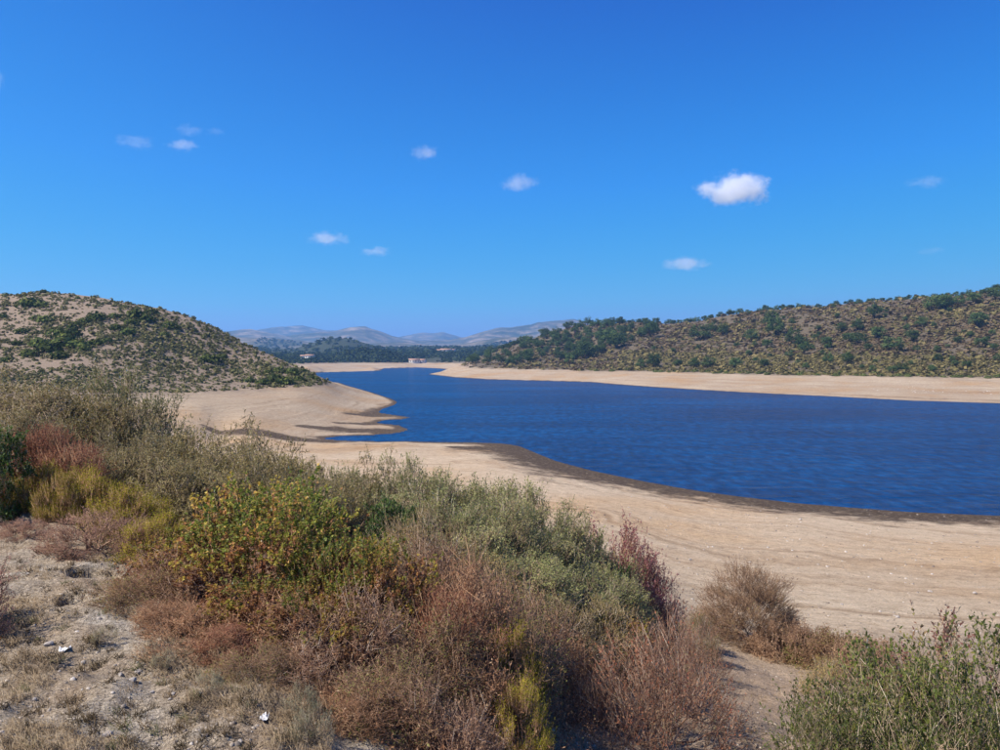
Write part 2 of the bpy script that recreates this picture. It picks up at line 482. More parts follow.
# silt left wet by the falling water
mw = np.interp(gpx, [-500, 200, 330, 420, 470, 505, 540, 640, 740, 860, 1000, 1200], [3, 3, 3, 4, 6, 16, 19, 13, 14, 14, 11, 11])
mud = 1 - GD / mw
mud = np.where(r_ > 230, 1 - GD / 2.2, mud)
def blob(pts, w):
    """closeness to a line of plan points"""
    best = np.full(GX.shape, -9.0)
    for (p, q) in zip(pts[:-1], pts[1:]):
        ax, ay = shore(p[0], p[1], .5); bx, by = shore(q[0], q[1], .5)
        ex, ey = bx - ax, by - ay
        t = np.clip(((GX - ax) * ex + (GY - ay) * ey) / (ex * ex + ey * ey + 1e-9), 0, 1)
        best = np.maximum(best, 1 - np.hypot(GX - ax - t * ex, GY - ay - t * ey) / (p[2] + (q[2] - p[2]) * t))
    return best
for pts, w in [([(205, 435.5, 1.5), (260, 437.5, 4), (330, 439, 4)], 1), ([(300, 430, 2), (340, 428.5, 6), (395, 429, 8)], 1), ([(345, 416, 2), (375, 414, 8), (390, 409, 8)], 1), ([(450, 447, 2), (520, 452, 12), (555, 462, 9)], 1), ([(335, 424, 1.5), (372, 422, 4)], 1)]:
    mud = np.maximum(mud, blob(pts, w))
mud = np.clip(mud, -1, 1)

nt_, nr_ = len(TH), len(LR)
idx = np.arange(nt_ * nr_).reshape(nr_, nt_)
Q = np.stack([idx[:-1, :-1], idx[:-1, 1:], idx[1:, 1:], idx[1:, :-1]], -1).reshape(-1, 4)[:, ::-1]
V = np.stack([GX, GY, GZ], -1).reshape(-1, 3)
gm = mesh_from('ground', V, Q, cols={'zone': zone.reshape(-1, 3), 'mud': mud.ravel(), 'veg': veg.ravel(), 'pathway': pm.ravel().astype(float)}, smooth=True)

def ground_material():
    m, nt, out = new_mat('ground_soil')
    L = nt.links
    geo = nt.nodes.new('ShaderNodeNewGeometry')
    pos = geo.outputs['Position']
    def att(n):
        a = nt.nodes.new('ShaderNodeAttribute'); a.attribute_name = n
        return a
    z = att('zone').outputs['Color']; mu = att('mud').outputs['Fac']; ve = att('veg').outputs['Fac']; pa = att('pathway').outputs['Fac']
    sep = nt.nodes.new('ShaderNodeSeparateXYZ'); L.new(pos, sep.inputs[0])
    # old waterlines: bands that follow height, broken up by noise
    n_w = noise(nt, pos, 0.06, 4, 0.6)
    zz = math_n(nt, 'ADD', sep.outputs[2], math_n(nt, 'MULTIPLY', n_w.outputs[0], 1.3))
    comb = nt.nodes.new('ShaderNodeCombineXYZ')
    L.new(math_n(nt, 'MULTIPLY', zz, 5.5), comb.inputs[2])
    L.new(math_n(nt, 'MULTIPLY', sep.outputs[0], 0.012), comb.inputs[0]); L.new(math_n(nt, 'MULTIPLY', sep.outputs[1], 0.012), comb.inputs[1])
    band = noise(nt, comb.outputs[0], 1.0, 5, 0.7)
    bandc = ramp(nt, [(0.26, (0.60, 0.54, 0.48)), (0.40, (0.90, 0.86, 0.82)), (0.48, (1.03, 1.02, 1.01)), (0.56, (1.03, 1.03, 1.03)), (0.74, (1.25, 1.25, 1.24))])
    L.new(band.outputs[0], bandc.inputs[0])
    big = noise(nt, pos, 0.035, 5, 0.6)
    bigc = ramp(nt, [(0.32, (1.0, 0.84, 0.66)), (0.5, (1, 0.97, 0.95)), (0.68, (1.12, 1.13, 1.14))])
    L.new(big.outputs[0], bigc.inputs[0])
    sand = mixc(nt, 1.0, mixc(nt, 1.0, z, bandc.outputs[0], 'MULTIPLY'), bigc.outputs[0], 'MULTIPLY')
    # gravel: grain at several sizes
    g1 = noise(nt, pos, 1.3, 6, 0.75); g2 = noise(nt, pos, 9.0, 6, 0.8)
    gc = ramp(nt, [(0.28, (0.55, 0.5, 0.46)), (0.47, (0.95, 0.94, 0.93)), (0.6, (1.08, 1.07, 1.06)), (0.72, (1.5, 1.48, 1.45))])
    L.new(g1.outputs[0], gc.inputs[0])
    gc2 = ramp(nt, [(0.3, (0.5, 0.46, 0.43)), (0.48, (0.95, 0.95, 0.95)), (0.62, (1.1, 1.1, 1.1)), (0.72, (1.6, 1.58, 1.55))])
    L.new(g2.outputs[0], gc2.inputs[0])
    soil = mixc(nt, ve, sand, z)
    soil = mixc(nt, 0.85, soil, mixc(nt, 1.0, soil, gc.outputs[0], 'MULTIPLY'))
    soil = mixc(nt, 0.9, soil, mixc(nt, 1.0, soil, gc2.outputs[0], 'MULTIPLY'))
    # path: ash-grey dust and straw-brown litter
    p1 = noise(nt, pos, 0.9, 5, 0.6); p2 = noise(nt, pos, 22.0, 5, 0.75)
    pc = ramp(nt, [(0.36, (0.40, 0.30, 0.20)), (0.52, (0.48, 0.39, 0.28)), (0.66, (0.56, 0.49, 0.39))])
    L.new(p1.outputs[0], pc.inputs[0])
    pg = ramp(nt, [(0.3, (0.3, 0.27, 0.24)), (0.44, (0.82, 0.8, 0.78)), (0.55, (1.1, 1.1, 1.1)), (0.68, (1.6, 1.6, 1.6))])
    L.new(p2.outputs[0], pg.inputs[0])
    soil = mixc(nt, pa, soil, mixc(nt, 1.0, pc.outputs[0], pg.outputs[0], 'MULTIPLY'))
    # far ranges: scrub, woods and bare rock in patches
    fp = noise(nt, pos, 0.0065, 9, 0.72)
    fc = ramp(nt, [(0.40, (0.035, 0.048, 0.026)), (0.50, (0.085, 0.085, 0.05)), (0.58, (0.24, 0.185, 0.125)), (0.68, (0.40, 0.32, 0.23))])
    L.new(fp.outputs[0], fc.inputs[0])
    soil = mixc(nt, math_n(nt, 'MULTIPLY', mapr(nt, sep.outputs[1], 2400, 3800, 0, .85), ve), soil, fc.outputs[0])
    # wet silt
    n_m = noise(nt, pos, 0.3, 8, 0.75)
    me_ = math_n(nt, 'ADD', mu, mapr(nt, n_m.outputs[0], 0.25, 0.75, -0.55, 0.6))
    mf = mapr(nt, me_, -0.05, 0.6, 0, 1, True)
    speck = noise(nt, pos, 2.2, 4, 0.7)
    mudc = ramp(nt, [(0.32, (0.05, 0.033, 0.019)), (0.52, (0.095, 0.064, 0.038)), (0.62, (0.15, 0.11, 0.072)), (0.70, (0.40, 0.31, 0.22))])
    L.new(speck.outputs[0], mudc.inputs[0])
    soil = mixc(nt, mf, soil, mudc.outputs[0])
    b = nt.nodes.new('ShaderNodeBsdfPrincipled')
    L.new(soil, b.inputs['Base Color'])
    L.new(mapr(nt, mf, 0, 1, 0.95, 0.8), b.inputs['Roughness'])
    b.inputs['Specular IOR Level'].default_value = 0.12
    bp = nt.nodes.new('ShaderNodeBump'); bp.inputs['Strength'].default_value = 1.0; bp.inputs['Distance'].default_value = 0.07
    L.new(math_n(nt, 'ADD', g2.outputs[0], p2.outputs[0]), bp.inputs['Height'])
    bp2 = nt.nodes.new('ShaderNodeBump'); bp2.inputs['Strength'].default_value = 0.7; bp2.inputs['Distance'].default_value = 0.35
    L.new(g1.outputs[0], bp2.inputs['Height']); L.new(bp.outputs[0], bp2.inputs['Normal'])
    L.new(bp2.outputs[0], b.inputs['Normal'])
    L.new(b.outputs[0], out.inputs[0])
    return m
obj('ground', gm, ground_material(), kind='structure')

# ------------------------------------------------------------------ water
def water_material():
    m, nt, out = new_mat('lake_water')
    L = nt.links
    geo = nt.nodes.new('ShaderNodeNewGeometry'); pos = geo.outputs['Position']
    mp = nt.nodes.new('ShaderNodeMapping'); mp.inputs['Scale'].default_value = (0.5, 1.2, 1.0); mp.inputs['Rotation'].default_value = (0, 0, R(10))
    L.new(pos, mp.inputs[0])
    w1 = noise(nt, mp.outputs[0], 0.42, 6, 0.62, 0.4); w2 = noise(nt, mp.outputs[0], 0.12, 3, 0.5)
    gust = noise(nt, mp.outputs[0], 0.022, 9, 0.66, 0.5)
    h = math_n(nt, 'ADD', w1.outputs[0], math_n(nt, 'MULTIPLY', w2.outputs[0], 1.2))
    bp = nt.nodes.new('ShaderNodeBump'); bp.inputs['Distance'].default_value = 1.0
    L.new(mapr(nt, gust.outputs[0], 0.3, 0.7, 0.55, 1.0), bp.inputs['Strength'])
    L.new(h, bp.inputs['Height'])
    cr = ramp(nt, [(0.38, (0.001, 0.020, 0.074)), (0.5, (0.002, 0.039, 0.130)), (0.62, (0.004, 0.074, 0.22))])
    mp3 = nt.nodes.new('ShaderNodeMapping'); mp3.inputs['Scale'].default_value = (1.0, 0.42, 1.0); mp3.inputs['Rotation'].default_value = (0, 0, R(14))
    L.new(pos, mp3.inputs[0])
    w3 = noise(nt, mp3.outputs[0], 0.62, 6, 0.72)  # ripples' lighter and darker wave faces, painted into the body colour
    L.new(math_n(nt, 'ADD', math_n(nt, 'MULTIPLY', gust.outputs[0], .42), math_n(nt, 'MULTIPLY', w3.outputs[0], .58)), cr.inputs[0])
    body = nt.nodes.new('ShaderNodeBsdfDiffuse'); L.new(cr.outputs[0], body.inputs[0]); L.new(bp.outputs[0], body.inputs['Normal'])
    gl = nt.nodes.new('ShaderNodeBsdfGlossy'); gl.inputs['Roughness'].default_value = 0.12; L.new(bp.outputs[0], gl.inputs['Normal'])
    fr = nt.nodes.new('ShaderNodeFresnel'); fr.inputs[0].default_value = 1.33; L.new(bp.outputs[0], fr.inputs['Normal'])
    mx = nt.nodes.new('ShaderNodeMixShader')
    # choppy water never reaches a mirror's grazing reflectance
    L.new(mapr(nt, fr.outputs[0], 0.02, 0.8, 0.02, 0.42), mx.inputs[0])
    L.new(body.outputs[0], mx.inputs[1]); L.new(gl.outputs[0], mx.inputs[2])
    L.new(mx.outputs[0], out.inputs[0])
    return m
wx = np.array([[-700, 40, 0], [1400, 40, 0], [1400, 1400, 0], [-700, 1400, 0]], float)
obj('water', mesh_from('water', wx, np.array([[0, 1, 2, 3]])), water_material(), kind='structure')

# ------------------------------------------------------------------ plant building blocks
def unit(v):
    return v / np.maximum(np.linalg.norm(v, axis=-1, keepdims=True), 1e-9)

def rand_dir(g, k):
    v = g.normal(size=(k, 3)); return unit(v)

class Acc:
    def __init__(s): s.V = []; s.T = []; s.C = []; s.n = 0
    def add(s, V, T, C):
        s.V.append(V.reshape(-1, 3)); s.T.append(T.reshape(-1, 3) + s.n); s.C.append(C.ravel()); s.n += V.reshape(-1, 3).shape[0]
    def mesh(s, name):
        if not s.V:
            return None
        return mesh_from(name, np.concatenate(s.V), np.concatenate(s.T), tone=np.concatenate(s.C))

def frames(d):
    ref = np.where(np.abs(d[:, 2:3]) < 0.9, np.array([[0, 0, 1.0]]), np.array([[1.0, 0, 0]]))
    a = unit(np.cross(d, ref)); b = np.cross(d, a)
    return a, b

def add_cones(acc, p0, p1, rad, tone):
    """thin tapered sticks"""
    k = len(p0)
    if k == 0:
        return
    d = unit(p1 - p0); a, b = frames(d)
    V = np.empty((k, 4, 3))
    for i in range(3):
        an = 2 * math.pi * i / 3
        V[:, i] = p0 + (a * math.cos(an) + b * math.sin(an)) * rad[:, None]
    V[:, 3] = p1
    base = (np.arange(k) * 4)[:, None, None]
    T = base + np.array([[0, 1, 3], [1, 2, 3], [2, 0, 3]])[None]
    acc.add(V, T, np.repeat(tone, 4))

def add_tubes(acc, pts, r0, r1, tone, sides=4):
    """curved stems: pts (k, m, 3)"""
    k, m, _ = pts.shape
    if k == 0:
        return
    V = np.empty((k, m, sides, 3))
    for j in range(m):
        d = unit(pts[:, min(j + 1, m - 1)] - pts[:, max(j - 1, 0)]); a, b = frames(d)
        rr = (r0 + (r1 - r0) * j / (m - 1))[:, None]
        for i in range(sides):
            an = 2 * math.pi * i / sides
            V[:, j, i] = pts[:, j] + (a * math.cos(an) + b * math.sin(an)) * rr
    T = []
    for j in range(m - 1):
        for i in range(sides):
            i2 = (i + 1) % sides
            a0, b0, c0, d0 = j * sides + i, j * sides + i2, (j + 1) * sides + i2, (j + 1) * sides + i
            T += [[a0, b0, c0], [a0, c0, d0]]
    T = (np.arange(k) * m * sides)[:, None, None] + np.array(T)[None]
    acc.add(V, T, np.repeat(tone, m * sides))

def add_leaves(acc, p, d, nrm, ln, wd, tone, fold=0.25):
    """folded pointed leaves: base p, along d, facing nrm"""
    k = len(p)
    if k == 0:
        return
    d = unit(d); s = unit(np.cross(d, nrm)); nn = np.cross(s, d)
    V = np.empty((k, 4, 3))
    V[:, 0] = p
    mid = p + d * (ln * 0.48)[:, None]
    V[:, 1] = mid + s * (wd * .5)[:, None] + nn * (wd * fold)[:, None]
    V[:, 2] = p + d * ln[:, None]
    V[:, 3] = mid - s * (wd * .5)[:, None] + nn * (wd * fold)[:, None]
    T = (np.arange(k) * 4)[:, None, None] + np.array([[0, 1, 2], [0, 2, 3]])[None]
    acc.add(V, T, np.repeat(tone, 4))

def lump(g, dirs, k=7, amp=0.22):
    """uneven outline: how far out the plant reaches in each direction"""
    c = rand_dir(g, k); c[:, 2] = np.abs(c[:, 2]); a = g.uniform(-0.6, 1, k)
    w = np.exp(-6 * (1 - dirs @ c.T))
    return 1 + amp * (w @ a)

def build_shrub(seed, rx=1.0, h=1.2, stems=10, clusters=60, spread=0.22, twigs=18, tlen=0.28, trad=0.004, leaves=7, llen=0.04, lwid=0.018,
                up=0.4, out=0.8, jitter=0.7, stem_r=0.02, inner=0.45, tonef=None, dead=0.0, spike=0.15, shape=0.55, trif=False, bare_low=0.0, droop=0.0):
    """one shrub at unit place: (foliage mesh, branch mesh). rx: plan radius, h: height"""
    g = np.random.default_rng(seed)
    fol, wood = Acc(), Acc()
    # cluster centres through the outer part of a lumpy dome
    dirs = rand_dir(g, clusters * 3); dirs[:, 2] = np.abs(dirs[:, 2]) * 1.0 - 0.12
    dirs = unit(dirs)[:clusters]
    rad = lump(g, dirs) * (inner + (1 - inner) * g.random(clusters) ** 0.45)
    rad *= 1 + spike * g.random(clusters) ** 3
    sc_ = np.array([rx, rx, h])
    cen = dirs * rad[:, None] * sc_ * 0.86
    cen[:, 2] = np.maximum(cen[:, 2], 0.05 * h)
    # main stems
    k = stems
    ang = g.uniform(0, 2 * math.pi, k); b0 = np.stack([np.cos(ang) * rx * .12, np.sin(ang) * rx * .12, np.full(k, -0.06)], 1)
    pick = g.choice(clusters, k, replace=clusters < k)
    tgt = cen[pick] * 0.8
    t = np.linspace(0, 1, 5)[None, :, None]
    ctrl = b0 * 0.4 + tgt * 0.6 * np.array([0.55, 0.55, 1.25])
    pts = (1 - t) ** 2 * b0[:, None] + 2 * t * (1 - t) * ctrl[:, None] + t ** 2 * tgt[:, None]
    pts = pts + g.normal(size=pts.shape) * 0.03 * rx * t
    add_tubes(wood, pts, np.full(k, stem_r), np.full(k, stem_r * .35), g.uniform(0.2, 0.7, k))
    # a limb from the nearest stem to each cluster
    allp = pts[:, 1:].reshape(-1, 3)
    dist = np.linalg.norm(cen[:, None] - allp[None], axis=2) + (allp[None, :, 2] > cen[:, None, 2]) * 0.6
    near_ = allp[np.argmin(dist, 1)]
    t = np.linspace(0, 1, 4)[None, :, None]
    ctrl = near_ * .5 + cen * .5 + np.array([0, 0, -0.06 * h])
    lp_ = (1 - t) ** 2 * near_[:, None] + 2 * t * (1 - t) * ctrl[:, None] + t ** 2 * cen[:, None]
    lp_ = lp_ + g.normal(size=lp_.shape) * 0.02 * rx
    add_tubes(wood, lp_, np.full(clusters, stem_r * .4), np.full(clusters, max(trad, stem_r * .18)), g.uniform(0.2, 0.8, clusters), 3)
    # twigs fanning out of the limb ends
    N = clusters * twigs
    ci = np.repeat(np.arange(clusters), twigs)
    p0 = cen[ci] + rand_dir(g, N) * (spread * rx * g.random(N) ** 0.6)[:, None] * np.array([1, 1, .8])
    p0[:, 2] = np.maximum(p0[:, 2], 0.02)
    od = unit(cen[ci] / sc_)
    dd = unit(od * out + np.array([0, 0, up]) + rand_dir(g, N) * jitter)
    L_ = tlen * g.uniform(0.5, 1.3, N)
    p1 = p0 + dd * L_[:, None]
    p1[:, 2] -= droop * L_
    p1[:, 2] = np.maximum(p1[:, 2], 0.03)
    wt = g.random(N)
    add_cones(wood, p0, p1, np.full(N, trad) * g.uniform(.7, 1.4, N), wt)
    if leaves > 0:
        nl = leaves
        hz = p0[:, 2] / h
        keep = (g.random(N) > dead) & (g.random(N) > bare_low * (1 - np.clip(hz * 1.6, 0, 1)))
        q0, q1, qc = p0[keep], p1[keep], ci[keep]
        K = len(q0)
        ti = np.tile(g.random((1, nl)), (K, 1)) * .2 + g.random((K, nl)) * .8
        base = (q0[:, None] + (q1 - q0)[:, None] * (0.15 + 0.88 * ti)[..., None]).reshape(-1, 3)
        td = unit(q1 - q0).repeat(nl, 0)
        ld = unit(td * 0.6 + rand_dir(g, K * nl) * 0.9 + np.array([0, 0, 0.15]))
        nr = unit(rand_dir(g, K * nl) * 0.7 + np.array([0, 0, 0.9]) + od[qc].repeat(nl, 0) * 0.5)
        hh = np.clip(base[:, 2] / h, 0, 1.2)
        ct = g.random(clusters)[qc].repeat(nl)
        tone = tonef(g, hh, ct, base / sc_) if tonef else np.clip(0.55 * ct + 0.45 * g.random(K * nl), 0, 1)
        ll_ = llen * g.uniform(.55, 1.35, K * nl); ww_ = lwid * g.uniform(.6, 1.3, K * nl)
        if trif:
            side = unit(np.cross(ld, nr))
            for a_, s_ in ((0, 1.0), (0.95, 0.85), (-0.95, 0.85)):
                dl = unit(ld * math.cos(a_) + side * math.sin(a_))
                add_leaves(fol, base, dl, unit(nr + rand_dir(g, len(base)) * .35), ll_ * s_, ww_ * s_, np.clip(tone + g.normal(0, .03, len(tone)), 0, 1), 0.16)
        else:
            add_leaves(fol, base, ld, nr, ll_, ww_, tone)
    return fol.mesh('foliage'), wood.mesh('branchwork')

# ------------------------------------------------------------------ foreground plants: colours and kinds
WOOD_GREY = leaf_mat('weathered_twig_grey', [(0, (0.09, 0.063, 0.04)), (0.5, (0.19, 0.14, 0.092)), (0.9, (0.28, 0.22, 0.155)), (1, (0.42, 0.36, 0.28))], 0.0, 0.0, gain=1.5)
WOOD_RED = leaf_mat('dry_cane_russet', [(0, (0.09, 0.045, 0.027)), (0.5, (0.21, 0.118, 0.068)), (1, (0.34, 0.225, 0.14))], 0.0, 0.0, gain=1.5)
WOOD_PURPLE = leaf_mat('fine_twig_purple_brown', [(0, (0.08, 0.05, 0.036)), (0.5, (0.17, 0.105, 0.068)), (1, (0.27, 0.18, 0.12))], 0.0, 0.0, gain=1.5)
WOOD_PALE = leaf_mat('dead_branch_pale', [(0, (0.16, 0.11, 0.10)), (0.5, (0.30, 0.24, 0.22)), (1, (0.52, 0.47, 0.43))], 0.0, 0.0, gain=1.5)
WOOD_PINK = leaf_mat('thin_branch_pinkish', [(0, (0.11, 0.058, 0.038)), (0.6, (0.22, 0.13, 0.088)), (0.9, (0.28, 0.19, 0.14)), (1, (0.44, 0.37, 0.30))], 0.0, 0.0, gain=1.2)
LM = {
    'mauve': leaf_mat('leaf_dry_mauve', [(0, (0.10, 0.058, 0.036)), (0.5, (0.20, 0.125, 0.075)), (0.85, (0.28, 0.19, 0.12)), (1, (0.13, 0.13, 0.05))], 0.35, 0.0, gain=1.7),
    'greenfleck': leaf_mat('leaf_dry_green_flecked', [(0, (0.10, 0.055, 0.03)), (0.45, (0.20, 0.12, 0.065)), (0.62, (0.14, 0.13, 0.04)), (1, (0.15, 0.16, 0.05))], 0.35, 0.0, gain=1.7),
    'olive_grey': leaf_mat('leaf_olive_grey', [(0, (0.075, 0.065, 0.022)), (0.4, (0.145, 0.12, 0.042)), (0.75, (0.20, 0.16, 0.065)), (1, (0.22, 0.15, 0.08))], 0.37, gain=1.8),
    'mastic': leaf_mat('leaf_grey_green', [(0, (0.06, 0.07, 0.02)), (0.35, (0.115, 0.12, 0.042)), (0.7, (0.17, 0.165, 0.065)), (0.9, (0.20, 0.17, 0.075)), (1, (0.22, 0.13, 0.075))], 0.37, gain=2.1),
    'olive': leaf_mat('leaf_yellow_olive', [(0, (0.09, 0.075, 0.02)), (0.4, (0.18, 0.14, 0.045)), (0.75, (0.24, 0.18, 0.07)), (1, (0.24, 0.11, 0.05))], 0.42, gain=1.8),
    'bramble': leaf_mat('leaf_bramble', [(0, (0.06, 0.09, 0.016)), (0.35, (0.125, 0.15, 0.025)), (0.55, (0.215, 0.205, 0.035)), (0.70, (0.37, 0.27, 0.045)), (0.82, (0.33, 0.165, 0.06)), (1, (0.19, 0.085, 0.045))], 0.47, 0.1, gain=1.5),
    'rust': leaf_mat('leaf_dry_rust', [(0, (0.09, 0.042, 0.022)), (0.4, (0.19, 0.098, 0.055)), (0.75, (0.27, 0.16, 0.095)), (0.9, (0.32, 0.22, 0.14)), (1, (0.14, 0.14, 0.045))], 0.37, 0.0, gain=1.8),
    'broom': leaf_mat('leaf_broom_yellow_green', [(0, (0.07, 0.075, 0.01)), (0.45, (0.19, 0.175, 0.018)), (0.8, (0.31, 0.255, 0.03)), (1, (0.25, 0.15, 0.05))], 0.42, 0.0, gain=1.50),
    'heath': leaf_mat('leaf_heath_purple', [(0, (0.10, 0.055, 0.045)), (0.5, (0.20, 0.115, 0.085)), (1, (0.28, 0.17, 0.13))], 0.37, 0.0, gain=1.8),
    'redheath': leaf_mat('leaf_heath_red', [(0, (0.14, 0.055, 0.035)), (0.5, (0.24, 0.105, 0.065)), (0.85, (0.30, 0.155, 0.095)), (1, (0.17, 0.14, 0.05))], 0.37, 0.0, gain=1.35),
    'pink': leaf_mat('leaf_wine_pink', [(0, (0.13, 0.045, 0.045)), (0.5, (0.25, 0.10, 0.10)), (1, (0.33, 0.18, 0.16))], 0.37, 0.0, gain=1.50),
    'evergreen': leaf_mat('leaf_evergreen', [(0, (0.025, 0.05, 0.012)), (0.5, (0.06, 0.10, 0.02)), (1, (0.13, 0.17, 0.04))], 0.37, gain=1.10),
    'leafy': leaf_mat('leaf_wild_pear', [(0, (0.055, 0.08, 0.02)), (0.4, (0.115, 0.14, 0.03)), (0.7, (0.20, 0.21, 0.045)), (0.88, (0.25, 0.185, 0.07)), (1, (0.17, 0.07, 0.055))], 0.47, gain=1.10),
    'bare': leaf_mat('leaf_last_autumn', [(0, (0.11, 0.11, 0.05)), (0.4, (0.19, 0.11, 0.065)), (0.75, (0.2, 0.075, 0.04)), (1, (0.13, 0.04, 0.03))], 0.42, gain=1.8),
    'tamarisk': leaf_mat('leaf_tamarisk_brown', [(0, (0.10, 0.06, 0.035)), (0.5, (0.18, 0.12, 0.07)), (0.85, (0.24, 0.16, 0.095)), (1, (0.19, 0.19, 0.06))], 0.32, 0.0, gain=1.3),
    'silver': leaf_mat('leaf_silver_wormwood', [(0, (0.10, 0.10, 0.06)), (1, (0.21, 0.20, 0.13))], 0.32, 0.0, gain=1.8),
}
def t_bramble(bias):
    def f(g, hh, ct, q):
        brown = (ct > .80) * .45
        t = 0.24 + 0.34 * (ct / .8 % 1) + bias + brown + 0.18 * g.random(len(hh)) + 0.4 * (g.random(len(hh)) > 0.86) - 0.18 * sstep(0.65, 1.0, hh) + 0.5 * (1 - sstep(0.22, 0.6, hh))
        return np.clip(t, 0, 1)
    return f
def t_mix(a, b):
    def f(g, hh, ct, q):
        return np.clip(a + (b - a) * (0.6 * ct + 0.4 * g.random(len(hh))), 0, 1)
    return f
def t_redtop(g, hh, ct, q):
    return np.clip(0.05 + 0.5 * ct + 0.3 * g.random(len(hh)) + 0.45 * sstep(0.85, 1.1, hh) * (ct > .5), 0, 1)

KINDS = {  # build settings, leaf colour, wood colour, how many shapes
    'grey_scrub': (dict(rx=1.15, h=1.45, clusters=120, twigs=24, tlen=0.25, trad=0.0042, leaves=12, llen=0.042, lwid=0.018, spread=.22, dead=.1, up=.3, jitter=1.0, stem_r=.02), 'olive_grey', WOOD_GREY, 2),
    'mastic_shrub': (dict(rx=1.1, h=1.5, clusters=105, twigs=22, tlen=0.34, trad=0.0042, leaves=9, llen=0.052, lwid=0.020, spread=.17, dead=.08, up=.75, jitter=.7, spike=.35), 'mastic', WOOD_GREY, 3),
    'olive_scrub': (dict(rx=.9, h=1.0, clusters=90, twigs=22, tlen=0.24, trad=0.0035, leaves=7, llen=0.036, lwid=0.016, spread=.2, dead=.15, up=.5, jitter=.8), 'olive', WOOD_GREY, 2),
    'bramble_bush': (dict(rx=1.2, h=1.25, clusters=190, twigs=13, tlen=0.22, trad=0.003, leaves=7, llen=0.036, lwid=0.028, spread=.19, up=.35, out=.9, jitter=.6, trif=True, tonef=t_bramble(0), inner=.6, bare_low=.15, stem_r=.012), 'bramble', WOOD_RED, 1),
    'bramble_bush_yellowing': (dict(rx=.85, h=.95, clusters=120, twigs=11, tlen=0.2, trad=0.003, leaves=7, llen=0.035, lwid=0.027, spread=.2, up=.35, out=.9, jitter=.6, trif=True, tonef=t_bramble(.2), inner=.55, bare_low=.2, stem_r=.012), 'bramble', WOOD_RED, 1),
    'dry_thicket': (dict(rx=.85, h=.8, clusters=90, twigs=26, tlen=0.27, trad=0.0034, leaves=4, llen=0.042, lwid=0.013, spread=.26, up=.25, jitter=1.1, dead=.2, inner=.35, stem_r=.008), ('rust', 'mauve', 'greenfleck'), (WOOD_RED, WOOD_PINK, WOOD_PURPLE), 3),
    'broom_bush': (dict(rx=.6, h=.85, clusters=70, twigs=24, tlen=0.3, trad=0.003, leaves=8, llen=0.045, lwid=0.010, spread=.2, up=1.2, out=.5, jitter=.35), 'broom', WOOD_RED, 2),
    'heath_bush': (dict(rx=.7, h=.75, clusters=80, twigs=26, tlen=0.2, trad=0.003, leaves=7, llen=0.026, lwid=0.010, spread=.2, up=.5, jitter=.8), 'heath', WOOD_PURPLE, 1),
    'red_heath_bush': (dict(rx=.8, h=.9, clusters=80, twigs=24, tlen=0.24, trad=0.003, leaves=8, llen=0.034, lwid=0.014, spread=.2, up=.5, jitter=.8), 'redheath', WOOD_RED, 1),
    'wine_red_shrub': (dict(rx=.8, h=1.2, clusters=60, twigs=24, tlen=0.34, trad=0.004, leaves=8, llen=0.045, lwid=0.018, spread=.2, up=.7, jitter=.7, spike=.3), 'pink', WOOD_RED, 1),
    'evergreen_bush': (dict(rx=.8, h=1.3, clusters=80, twigs=16, tlen=0.2, trad=0.004, leaves=9, llen=0.065, lwid=0.035, spread=.22, up=.4), 'evergreen', WOOD_GREY, 1),
    'tamarisk_bush': (dict(rx=1.85, h=2.8, clusters=230, twigs=36, tlen=0.42, trad=0.0055, leaves=8, llen=0.06, lwid=0.015, spread=.17, up=.1, out=1.0, jitter=.55, dead=.2, inner=.4, stem_r=.035, stems=16, bare_low=.7), 'tamarisk', WOOD_PURPLE, 1),
    'russet_creeper': (dict(rx=1.2, h=.8, clusters=90, twigs=26, tlen=0.27, trad=0.005, leaves=7, llen=0.05, lwid=0.022, spread=.2, up=.5, jitter=.9), ('mauve', 'greenfleck'), (WOOD_PURPLE, WOOD_PURPLE), 2),
    'wild_pear_bush': (dict(rx=.95, h=1.15, clusters=70, twigs=13, tlen=0.3, trad=0.0035, leaves=9, llen=0.044, lwid=0.024, spread=.26, up=.5, jitter=.9, stem_r=.016, spike=.35, tonef=t_redtop, dead=.05), 'leafy', WOOD_GREY, 2),
    'wild_pear_shoots': (dict(rx=.55, h=1.9, clusters=32, twigs=9, tlen=0.26, trad=0.004, leaves=9, llen=0.04, lwid=0.02, spread=.16, up=1.0, jitter=.6, stem_r=.016, spike=.35, inner=.3, stems=9, tonef=lambda g, hh, ct, q: np.clip(.3 + .3 * ct + .7 * sstep(.5, .8, hh), 0, 1)), 'leafy', WOOD_PURPLE, 1),
    'leafless_bush': (dict(rx=.95, h=.9, clusters=60, twigs=18, tlen=0.38, trad=0.0038, leaves=5, llen=0.034, lwid=0.02, spread=.24, up=.6, jitter=.9, dead=.3, stem_r=.014, stems=14, inner=.4, spike=.3), 'bare', WOOD_PINK, 2),
    'silver_tuft': (dict(rx=.3, h=.28, clusters=26, twigs=16, tlen=0.14, trad=0.002, leaves=5, llen=0.03, lwid=0.006, spread=.25, up=1.2, out=.6, jitter=.4, stem_r=.004), 'silver', WOOD_GREY, 1),
}
BUILT = {}
for ki, (kn, (par, lm, wm, nv)) in enumerate(KINDS.items()):
    BUILT[kn] = []
    for v in range(nv):
        fm, wmesh = build_shrub(1000 + 17 * ki + v, **par)
        if fm: fm.materials.append(LM[lm if isinstance(lm, str) else lm[v % len(lm)]])
        if wmesh: wmesh.materials.append(wm[v % len(wm)] if isinstance(wm, tuple) else wm)
        BUILT[kn].append((fm, wmesh, par['rx'], par['h']))

